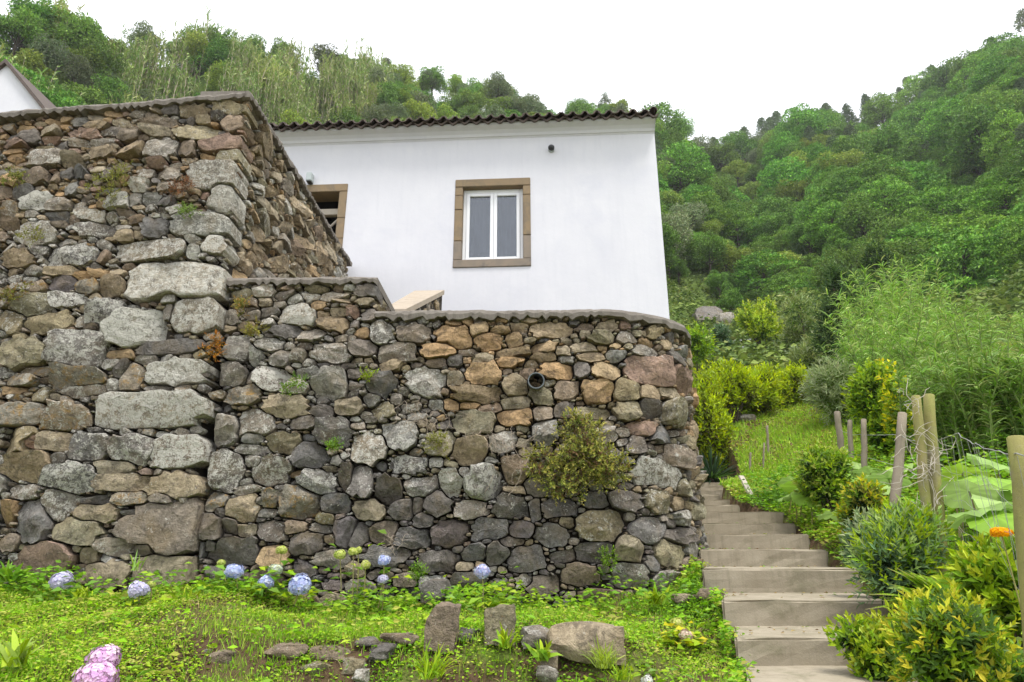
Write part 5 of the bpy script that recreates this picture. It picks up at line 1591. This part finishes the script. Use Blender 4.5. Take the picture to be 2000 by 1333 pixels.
hydrangea('hydrangea with three blue heads at the foot of the wall', [(457, 1117, 20, BLUEH, 0), (520, 1138, 19, BLUEH, -.02), (538, 1113, 15, [(.62, .66, .62), (.55, .62, .40)], .02), (586, 1144, 27, BLUEH, -.08), (550, 1075, 12, GRN, .1), (432, 1100, 9, GRN, .1)], 5.25, 150, .10, (.16, .14, .1))
hydrangea('hydrangea with yellow-green heads left of the small blue one', [(664, 1084, 13, GRN, .1), (690, 1078, 11, GRN, .05), (714, 1104, 12, GRN, 0), (700, 1075, 9, GRN, .1), (748, 1132, 12, LAV, -.05)], 5.3, 80, .09, (.14, .12, .1))
hydrangea('small hydrangea with one round blue head', [(750, 1095, 14, BLUEH, 0)], 5.25, 24, .08, (.10, .1, .08))
hydrangea('hydrangea with a single lilac-blue head below the dark boulders', [(942, 1117, 19, LAV + BLUEH, 0)], 5.2, 60, .09, (.16, .12, .1))
hydrangea('hydrangea with flat pale lavender head at the left wall foot', [(120, 1135, 23, LAV, 0)], 5.15, 36, .09, (.16, .12, .08))
hydrangea('hydrangea with lavender head in the grass below the big boulders', [(271, 1153, 22, LAV, 0), (296, 1142, 9, GRN, .1)], 4.95, 40, .09, (.15, .12, .08))
hydrangea('hydrangea with two large pink heads in the lower left grass', [(203, 1287, 31, PINK, .12), (188, 1326, 40, PINK, 0)], 3.3, 40, .09, (.14, .1, .06))
hydrangea('hydrangea with cream pink head and yellow leaves near the steps', [(1340, 1241, 15, CREAM, -.05), (1322, 1218, 14, GRN, .05)], 4.35, 90, .085, (.10, .09, .10), [LIME, YT, FRESH, MID])
hydrangea('white hydrangea head peeping in at the bottom edge', [(1264, 1331, 14, [(.75, .75, .72)], 0)], 3.9, 14, .06, (.06, .06, .04))

# orange flower by the fence
of = at(1955, 1040, 3.15)
o = empty('orange_flower', (of[0], of[1], float(ground(of[0], of[1]))), 'small orange flower head in front of the wire netting', 'flower')
hh = of[2] - o.location.z
flower_head((0, 0, hh), .042, [(.80, .36, .02), (.85, .45, .03)], o, flat=.5)
MB().tube([(0, 0, -.02), (.02, .01, hh * .5), (0, 0, hh)], [.005, .004, .003], 5).build('stem', M['post'], o)

# ------------------------------------------------------------------ plants growing out of the walls
shrub('wall_shrub', 'large olive green bush growing out of the lower wall', 'shrub', (1010, 785, 1285, 990), 5.52, 900, 8, .036, .017, [(.34, .33, .08), (.38, .34, .11)], [(.24, .25, .06), (.18, .21, .05)], [(.12, .13, .045), (.20, .13, .07)], lobes=12, depth=.13, up=.2, spread=.9, spl=.07, shell=.08, stems=30, wall=(at(1180, 905, YF)[0], at(1180, 905, YF)[2]), stem_r=.003, stem_mat='twig')
small = [((385, 655, 445, 710), 5.52, 60, [(.40, .17, .04), (.36, .20, .05)], 'rust orange dried plant on the joint of the two walls'),
         ((540, 728, 600, 772), 5.6, 60, [(.12, .22, .04), FRESH], 'small green plant in the wall below the raised block'),
         ((635, 858, 675, 892), 5.6, 50, [(.15, .26, .06), FRESH], 'small pale green plant in the wall middle, left of the bush'),
         ((700, 715, 740, 755), 5.6, 26, [LIME], 'tiny lime green plant below the parapet slab'),
         ((825, 835, 880, 905), 5.6, 60, [(.24, .25, .06), OLIV], 'thin olive plant left of the olive bush'),
         ((160, 310, 280, 400), 5.5, 130, [OLIV, (.26, .27, .08)], 'sprawling olive weed high on the tall wall'),
         ((320, 340, 390, 395), 5.5, 70, [(.20, .10, .05), (.16, .09, .05)], 'reddish brown dried weed on the tall wall'),
         ((330, 395, 385, 428), 5.5, 60, [(.18, .25, .07)], 'green cushion plant on top of the pale corner block'),
         ((0, 325, 48, 370), 5.5, 50, [OLIV, (.20, .24, .06)], 'olive tuft at the left picture edge on the tall wall'),
         ((445, 575, 490, 625), 5.55, 50, [(.30, .20, .06), OLIV], 'yellowish weed at the top left of the raised block'),
         ((470, 625, 515, 665), 5.55, 46, [OLIV, (.30, .26, .06)], 'olive yellow weed below the top of the raised block'),
         ((0, 540, 60, 600), 5.5, 60, [(.20, .13, .05), OLIV], 'brownish weed at the left edge halfway up the tall wall'),
         ((1165, 1070, 1205, 1140), 5.55, 60, [FRESH, MID], 'upright green weed at the wall foot near the rounded end'),
         ((790, 1095, 840, 1150), 5.55, 60, [FRESH, (.16, .28, .05)], 'bushy green weed at the wall foot below the dark boulders'),
         ((30, 440, 95, 480), 5.5, 40, [OLIV], 'faint olive tuft on the left of the tall wall')]
for bx, Y, ns, cols, lb in small:
    shrub('wall_weed', lb, 'weed', bx, Y, ns, 7, .024, .013, [cols[0]], cols, [np.array(cols[-1]) * .7], group='weeds growing out of the walls', depth=.05, up=.5, spread=.8, spl=.05, shell=.15, stems=8, wall=(True), stem_r=.002, stem_mat='twig')


def twigs(label, c, ext, n, L, mat='twig', r=.0018):
    o = empty('dry_twigs', c, label, 'twigs', 'dry twigs')
    b = MB()
    for i in range(n):
        p = NR.normal(0, 1, 3) * np.array(ext) * .5
        d = unit(NR.normal(0, 1, 3)); pts = [p]
        for k in range(6):
            d = unit(d + NR.normal(0, .45, 3) + np.array([0, 0, -.05])); pts.append(pts[-1] + d * L / 6 * np.array([1, .4, 1]))
        b.tube(pts, [r * 1.3] + [r] * 5 + [r * .5], 4, cap=False)
    tag(b.build('twig_tangle', M[mat], o), kind='stuff')


twigs('dry brown twigs hanging over the wall left of the bush', at(835, 818, 5.57), (.38, .05, .10), 34, .22)
twigs('pale dry vine loops beside the olive bush', at(1010, 880, 5.55), (.2, .05, .25), 26, .22)
twigs('dry grass nest below the large pink-grey boulders', at(960, 855, 5.57), (.12, .04, .12), 22, .16)
twigs('bleached dead vine clinging to the paired posts', at(1806, 905, 4.3), (.10, .06, .5), 46, .26, 'plank', .0022)
twigs('brownish dry roots by the small blue hydrangea', at(770, 1062, 5.56), (.10, .04, .06), 20, .1)

# ------------------------------------------------------------------ stones of the little ledge in the grass
def rock(name, label, px, py, Y, w_px, h_px, dep, colk, seed, boxy=.6, rz=0.0, ry=0.0, cat='stone', group=None):
    rg = random.Random(seed); nr = np.random.default_rng(seed)
    c = at(px, py, Y); hx, hz = w_px / 2 * Y / 1250, h_px / 2 * Y / 1250
    if 'on the slope' in label or 'terrace' in label or 'outcrop' in label or 'grass slope' in label:
        g_ = on_ground(px, py); c = g_; hx, hz = w_px / 2 * c[1] / 1250, h_px / 2 * c[1] / 1250
    if group == G_: c = c - np.array([0, 0, hz * .25])
    bm = bmesh.new()
    bmesh.ops.create_cube(bm, size=2.0)
    bmesh.ops.subdivide_edges(bm, edges=bm.edges[:], cuts=7, use_grid_fill=True)
    V = np.array([v.co[:] for v in bm.verts])
    S = V / np.linalg.norm(V, axis=1, keepdims=True)
    V = V * boxy + S * 1.15 * (1 - boxy)
    for _ in range(7 if boxy < .9 else 2):
        nrm = unit(nr.normal(0, 1, 3)); dd = nr.uniform(.72, 1.05)
        e = V @ nrm - dd
        V = V - np.maximum(e, 0)[:, None] * nrm
    V = V + nr.normal(0, .008, V.shape)
    for q_ in range(7):
        k = nr.normal(0, 1.6 + q_ * .7, 3); V = V + (.085 / (1 + q_ * .5)) * np.sin(V @ k + nr.uniform(0, 6))[:, None] * unit(nr.normal(0, 1, 3))
    V = V * np.array([hx, dep, hz])
    for v, q in zip(bm.verts, V): v.co = q
    me = bpy.data.meshes.new(name); bm.to_mesh(me); bm.free()
    me.polygons.foreach_set('use_smooth', np.ones(len(me.polygons), bool)); me.set_sharp_from_angle(angle=math.radians(32))
    col, li, oc = PAL[colk]
    a = me.color_attributes.new('col', 'FLOAT_COLOR', 'POINT'); a.data.foreach_set('color', np.tile([*col, li], (len(me.vertices), 1)).astype(np.float32).ravel())
    a = me.attributes.new('ochre', 'FLOAT', 'POINT'); a.data.foreach_set('value', np.full(len(me.vertices), oc, np.float32))
    return tag(obj(name, me, M['stone'], None, loc=c, rot=(0, ry, rz)), label, cat, group)


G_ = 'stones of the small ledge in the grass'
for i, (px, py, Y, w, h, dp_, ck, lb, kw) in enumerate((
        (864, 1214, 4.12, 56, 76, .05, 'b', 'upright brown slab with a white lichen streak on the ledge', dict(ry=.10, boxy=.97)),
        (976, 1210, 4.15, 54, 64, .06, 'e', 'upright square brown stone on the ledge', dict(boxy=.97)),
        (1145, 1245, 4.05, 140, 62, .12, 't', 'large flat-topped tan boulder at the right end of the ledge', dict(boxy=.7, ry=.05)),
        (1043, 1240, 4.12, 52, 34, .08, 'g', 'small grey stone left of the large tan boulder', {}),
        (915, 1300, 4.2, 270, 88, .10, 'b', 'broad earthy brown block below the upright slabs', dict(boxy=.8)),
        (566, 1266, 4.1, 84, 26, .09, 'b', 'long flat brown stone near the left end of the ledge', dict(boxy=.7)),
        (655, 1275, 4.12, 82, 30, .09, 'b', 'flat brown stone right of the long flat one', dict(boxy=.7)),
        (745, 1270, 4.1, 50, 30, .08, 'd', 'dark wedge stone in the middle of the ledge', {}),
        (780, 1243, 4.2, 64, 18, .08, 'b', 'thin reddish flat stone left of the upright slab', dict(boxy=.7)),
        (722, 1253, 4.18, 44, 18, .07, 'd', 'thin dark flat stone beside the reddish one', {}),
        (915, 1236, 4.2, 44, 22, .07, 'd', 'dark angular stone between the two upright slabs', {}),
        (1072, 1285, 3.95, 34, 30, .06, 't', 'small tan stone below the large tan boulder', {}),
        (1068, 1312, 3.85, 36, 26, .05, 'g', 'small grey stone low in the grass at the ledge', {}),
        (440, 1282, 4.08, 44, 26, .08, 'b', 'half buried brown stone left of the ledge', {}),
        (402, 1274, 4.1, 36, 20, .07, 'g', 'half buried grey stone furthest left by the ledge', {}),
        (690, 1298, 4.05, 44, 24, .07, 'e', 'low stone under the flat brown ones', {}),
        (620, 1300, 4.03, 50, 22, .07, 'e', 'flat earth-coloured stone under the long flat one', {}),
        (705, 1318, 3.95, 26, 22, .05, 'l', 'small pale stone at the bottom edge below the ledge', {}),
        (850, 1150, 5.4, 50, 44, .12, 'd', 'loose dark boulder fallen at the wall foot', {}),
        (1385, 1160, 5.2, 50, 26, .1, 'b', 'loose brown stone beside the steps at the rounded end', {}),
        (1335, 1168, 5.25, 44, 18, .08, 't', 'flat loose tan stone by the rounded wall end', {}))):
    rock('ledge_stone', lb, px, py, Y, w, h, dp_, ck, 100 + i, group=G_, **kw)
# rock outcrop and white stones on the slope
rock('rock_outcrop', 'grey rock outcrop below the trees beside the house corner', 1380, 632, 46, 66, 56, 2.0, 'd', 301, .6, cat='rock')
rock('rock_outcrop', 'smaller grey rock outcrop right of the large one', 1412, 640, 46, 44, 40, 1.4, 'g', 303, .55, cat='rock')
rock('rock_outcrop', 'low rounded rock on the grass slope above the steps', 1455, 822, 15.5, 34, 18, .3, 'g', 302, .4, cat='rock')
for i, (px, py) in enumerate([(1418, 667), (1432, 668), (1445, 667), (1462, 665), (1478, 666), (1492, 664), (1506, 663), (1440, 679), (1454, 679), (1466, 677), (1520, 663), (1484, 672)]):
    p = at(px, py, 33)
    o = rock('white_stone', ('upper' if py < 670 else 'lower') + ' row white stone bordering the terrace, number %s from left' % ['one', 'two', 'three', 'four', 'five', 'six', 'seven', 'one', 'two', 'three', 'eight', 'four'][i], px, py + 2, 33, R.uniform(10, 17), R.uniform(7, 11), .2, 'w', 400 + i, .5, group='white border stones on the terrace')
    o.data.materials[0] = M['rock_white']


# ------------------------------------------------------------------ grass, clover and ground cover
def nz(x, y, s=1.0, p=0.0):
    return (np.sin(x * 1.7 * s + p) * np.cos(y * 1.3 * s - p * .7) + np.sin(x * .9 * s - y * 2.1 * s + p * 1.3) + .6 * np.sin(x * 4.1 * s + y * 3.3 * s + p * 2) + .5 * np.sin(x * 7.7 * s - y * 6.1 * s)) / 3.1


def free_of_steps(x, y, m=.02):
    xl = np.interp(y, SY, SL); xr = np.interp(y, SY, SR)
    dr_ = np.where(y < 9, .0, .0)
    return (x < xl - m) | (x > xr + m + dr_) | (y < 3.0)


def keep_mask(x, y):
    return free_of_steps(x, y) & (low_sdf(x, y) < -.02) & ~((y > 5.52) & (x < -2.7))


def soil(x, y): return smooth(-.25, .25, nz(x, y, 1.9, 8)) * np.exp(-((x + .9) / 1.5) ** 2) * np.exp(-((y - 4.1) / .75) ** 2)


def cover(name, label, n, xr, yr, Lr, cols, dens, h=.03, mat='leaf', W=.75, up=1.0, group=None):
    x = NR.uniform(*xr, n); y = NR.uniform(*yr, n)
    k = keep_mask(x, y) & (NR.random(n) < np.clip(dens(x, y), 0, 1) * (1 - .7 * np.where(y < 6, soil(x, y), 0)))
    x, y = x[k], y[k]; n = len(x)
    z = ground(x, y) + NR.uniform(.002, 1, n) ** 1.6 * h * (.6 + .8 * np.clip(nz(x, y, 1.3, 2) + .5, 0, 1.4))
    a = NR.uniform(0, 6.28, n)
    D = np.stack([np.cos(a), np.sin(a), NR.uniform(-.1, .5, n)], -1)
    N = unit(np.stack([NR.normal(0, .45, n), NR.normal(0, .45, n) - .2, np.full(n, up)], -1))
    L = NR.uniform(*Lr, n)
    t = np.clip(nz(x, y, .9, 5) * .5 + .5 + NR.normal(0, .15, n), 0, .999)
    c = np.asarray(cols)[(t * len(cols)).astype(int)] * NR.uniform(.75, 1.25, (n, 1))
    V, F, C = leaves(np.stack([x, y, z], -1), D, N, L, L * W, c, fold=.1, droop=.15)
    return tag(obj(name, mesh_np(name, V, F, cols=C), M[mat]), label, 'ground cover', kind='stuff')


CL = [(.11, .23, .03), (.17, .33, .03), (.22, .38, .035), (.30, .41, .05), (.33, .34, .08), (.20, .37, .03), (.14, .28, .03)]
bank_d = lambda x, y: .16 + .85 * smooth(-.25, .3, nz(x, y, 1.4, 1)) - .75 * smooth(.1, .5, nz(x, y, .8, 9)) * ((x > -2.2) & (y < 4.5)) + .5 * (x < -2.4)
cover('clover', 'low clover and weeds covering the bank below the walls', 170000, (-4.9, 1.45), (2.7, 5.85), (.012, .027), CL, bank_d, .05)
cover('weeds', 'taller leafy weeds scattered over the bank below the walls', 9000, (-4.9, 1.45), (2.9, 5.75), (.04, .08), CL, lambda x, y: .10 + .45 * smooth(.0, .5, nz(x, y, 1.6, 4)) + .6 * smooth(5.2, 5.6, y), .09, W=.45, up=.6)
cover('weeds', 'leafy weeds growing thickly along the wall foot', 9000, (-4.9, 1.2), (5.15, 5.72), (.03, .075), [(.10, .20, .03), (.14, .28, .035), (.20, .35, .04), (.26, .38, .05)], lambda x, y: .15 + .85 * smooth(-.25, .35, nz(x, y, 2.2, 7)), .17, W=.5, up=.5)
cover('clover', 'bright low weeds on the ground right of the steps', 100000, (1.2, 7.5), (2.6, 11.5), (.03, .06), CL, lambda x, y: .85 + 0 * x, .06)
cover('weeds', 'tall leafy weeds filling the ground between shrubs right of the steps', 30000, (1.9, 5.2), (2.9, 9.5), (.035, .085), [(.10, .20, .03), (.14, .28, .035), (.20, .35, .04), (.28, .40, .05), (.24, .30, .10)], lambda x, y: (x > np.interp(y, SY, SR) + .12) * (.25 + .75 * smooth(-.3, .3, nz(x, y, 1.7, 3))), .34, W=.5, up=.5)
cover('grass_slope', 'short mixed grass and moss on the slope above the steps', 170000, (2.0, 17), (9.5, 27), (.035, .085), [(.18, .27, .04), (.26, .36, .045), (.33, .40, .05), (.29, .30, .07), (.24, .18, .07), (.24, .38, .045), (.28, .42, .045), (.22, .36, .04)], lambda x, y: .8 + .2 * nz(x, y, .4, 2), .06)
cover('scrub', 'green scrub covering the hillside floor above the house', 70000, (-75, 25), (22, 105), (.2, .5), [(.09, .15, .03), (.13, .20, .035), (.18, .25, .045), (.22, .25, .07)], lambda x, y: .9 + 0 * x, .7, mat='leaf_far', up=.45)
cover('scrub', 'green scrub covering the hillside floor under the trees', 120000, (3, 60), (24, 90), (.14, .34), [(.06, .11, .025), (.09, .16, .03), (.12, .19, .03), (.16, .20, .05)], lambda x, y: np.where(np.hypot(x, y) < 58, .9, .7), .7, mat='leaf_far', up=.45)


def grass(name, label, n, xr, yr, Lr, Wd, cols, dens, lean=.5, bend=.35):
    x = NR.uniform(*xr, n); y = NR.uniform(*yr, n)
    k = keep_mask(x, y) & (NR.random(n) < np.clip(dens(x, y), 0, 1) * (1 - .7 * np.where(y < 6, soil(x, y), 0)))
    x, y = x[k], y[k]; n = len(x)
    a = NR.uniform(0, 6.28, n)
    D = np.stack([np.cos(a) * lean * NR.random(n), np.sin(a) * lean * NR.random(n), np.ones(n)], -1)
    v, f4, f3, c = blades(np.stack([x, y, ground(x, y) - .005], -1), D, NR.uniform(*Lr, n), Wd, bend, pick(cols, n, .22))
    return tag(obj(name, mesh_np(name, v, [f4, f3], cols=c), M['leaf']), label, 'grass', kind='stuff')


GR = [(.20, .37, .04), (.26, .42, .05), (.15, .30, .03), (.33, .40, .09)]
grass('grass', 'fine green grass on the bank below the walls', 80000, (-4.9, 1.45), (2.8, 5.75), (.035, .12), .0045, GR, lambda x, y: .2 + .7 * smooth(-.2, .3, nz(x, y, 1.2, 6)))
grass('dry_grass', 'dry straw-coloured grass round the ledge', 7000, (-2.4, 1.3), (3.2, 5.2), (.05, .14), .004, [(.34, .27, .14), (.28, .21, .10), (.38, .33, .18)], lambda x, y: .1 + .7 * smooth(.0, .4, nz(x, y, 1.5, 11)), lean=1.3, bend=.5)
grass('grass', 'grass edging the right side of the steps', 9000, (1.9, 4.6), (2.8, 11), (.06, .18), .008, GR, lambda x, y: smooth(-.2, .4, nz(x, y, 1.1, 3)))


grass('grass', 'bright short grass on the slope above the steps', 90000, (2.2, 10), (10.2, 24), (.08, .24), .016, [(.24, .40, .05), (.30, .45, .06), (.20, .34, .04), (.34, .42, .08)], lambda x, y: .25 + .75 * smooth(-.45, .1, nz(x, y, .7, 3)))


def tuft(label, px, py, Y, n, L, Wd, cols, name='grass_tuft'):
    c = at(px, py, Y); g = np.array([c[0], c[1], float(ground(c[0], c[1])) - .01])
    if c[2] > g[2] + .05: g[2] = c[2]
    d = NR.normal(0, .42, (n, 3)); d[:, 2] = 1
    v, f4, f3, cc = blades(NR.normal(0, .025, (n, 3)) * np.array([1, 1, 0]), d, NR.uniform(.6, 1.1, n) * L, Wd, NR.uniform(.2, .6, n), pick(cols, n))
    return tag(obj(name, mesh_np(name, v, [f4, f3], cols=cc), M['leaf'], None, loc=g), label, 'grass', 'grass tufts on the bank')


tuft('tall bright grass tuft in front of the broad brown block', 838, 1325, 3.75, 70, .24, .012, [LIME, (.24, .38, .05)])
tuft('long broad-leaved tuft below the upright square stone', 985, 1265, 4.0, 22, .20, .022, [LIME, FRESH])
tuft('fine grass tuft in front of the large tan boulder', 1180, 1305, 3.85, 90, .22, .006, [(.30, .38, .09), LIME])
tuft('broad-leaved dock tuft under the large tan boulder', 1060, 1290, 3.9, 26, .17, .026, [LIME, (.22, .36, .05)])
tuft('upright weed tuft right of the wall foot stones', 1285, 1180, 5.2, 26, .22, .03, [FRESH, LIME])
tuft('pale rosette of long leaves at the lower left edge', 30, 1300, 3.5, 34, .24, .035, [(.30, .40, .10), LIME])
tuft('broad leaves at the left wall foot', 20, 1135, 5.2, 40, .22, .035, [FRESH, (.14, .27, .04)])
tuft('lime weed tuft below the pale lavender head', 160, 1165, 5.0, 30, .12, .018, [LIME])
tuft('grass tuft on the ground left of the first step', 1215, 1328, 3.6, 60, .12, .008, [LIME, FRESH])
tuft('lime weed tuft by the big boulders at the wall foot', 365, 1165, 5.0, 30, .16, .024, [LIME, FRESH])
tuft('tall weed rising before the big base boulder', 262, 1115, 5.35, 12, .22, .012, [FRESH, (.20, .32, .10)])


# fallen leaves and grit on the steps
PX, PY, PZ = [], [], []
for i in range(1, 8):
    y, z, xl, xr = STEPS[i]; y2 = STEPS[i + 1][0]
    m_ = 34
    t = NR.random(m_); u = np.where(NR.random(m_) < .6, NR.random(m_) ** 2.5, NR.random(m_)); u = np.where(NR.random(m_) < .6, 1 - u, u)
    PX.append(xl + .03 + u * (xr - xl - .06) + .25 * t * (y2 - y)); PY.append(y + .03 + t ** .6 * (y2 - y - .08)); PZ.append(np.full(m_, z + .006))
P = np.stack([np.concatenate(PX), np.concatenate(PY), np.concatenate(PZ)], -1); n = len(P)
a = NR.uniform(0, 6.28, n)
V, F, C = leaves(P, np.stack([np.cos(a), np.sin(a), NR.uniform(0, .3, n)], -1), unit(np.stack([NR.normal(0, .3, n), NR.normal(0, .3, n), np.ones(n)], -1)), NR.uniform(.015, .045, n), NR.uniform(.01, .025, n), pick([(.20, .13, .06), (.28, .21, .08), (.14, .10, .05), (.25, .27, .06), (.14, .24, .04)], n))
tag(obj('fallen_leaves', mesh_np('fallen_leaves', V, F, cols=C), M['leaf']), 'fallen leaves and bits of weed lying on the concrete steps', 'leaves', kind='stuff')
# weeds creeping over the edges of the steps
for side_ in (0, 1):
    PX, PY, PZ = [], [], []
    for i in range(0, 8):
        y, z, xl, xr = STEPS[i]; y2 = STEPS[i + 1][0]
        m_ = 420
        t = NR.random(m_); e = np.abs(NR.normal(0, .05, m_)) * (NR.random(m_) < .8) + .0
        cl = smooth(.1, .6, np.sin((y + t * (y2 - y)) * 5.3 + side_ * 2) * .5 + .5 + NR.normal(0, .12, m_))
        xe = (xl if side_ == 0 else xr) + .28 * t * (y2 - y)
        PX.append(xe + (e * cl - .05) * (1 if side_ == 0 else -1)); PY.append(y + t * (y2 - y)); PZ.append(z + NR.uniform(-.14, .04, m_) * (1.0 if side_ == 0 else 1.1))
    P = np.stack([np.concatenate(PX), np.concatenate(PY), np.concatenate(PZ)], -1); n = len(P)
    a = NR.uniform(0, 6.28, n)
    V, F, C = leaves(P, np.stack([np.cos(a), np.sin(a), NR.uniform(-.2, .5, n)], -1), unit(np.stack([NR.normal(0, .4, n), NR.normal(0, .4, n) - .3, np.ones(n)], -1)), NR.uniform(.02, .05, n), NR.uniform(.014, .032, n), pick(CL, n))
    tag(obj('creeping_weeds', mesh_np('creeping_weeds', V, F, cols=C), M['leaf']), 'small weeds creeping over the %s edge of the steps' % ('left' if side_ == 0 else 'right'), 'ground cover', kind='stuff')

# ------------------------------------------------------------------ thin haze over the valley
hz_m, nt, out = new_mat('haze')
pv = nt.nodes.new('ShaderNodeVolumePrincipled')
pv.inputs['Color'].default_value = (.93, .95, 1.0, 1)
pv.inputs['Density'].default_value = .00038
pv.inputs['Anisotropy'].default_value = .2
nt.links.new(pv.outputs[0], out.inputs['Volume'])
hb = MB().box(-345, 345, -345, 345, -16, 135).build('haze', hz_m)
tag(hb, 'thin pale haze lying over the valley and hillsides', 'haze', kind='stuff')
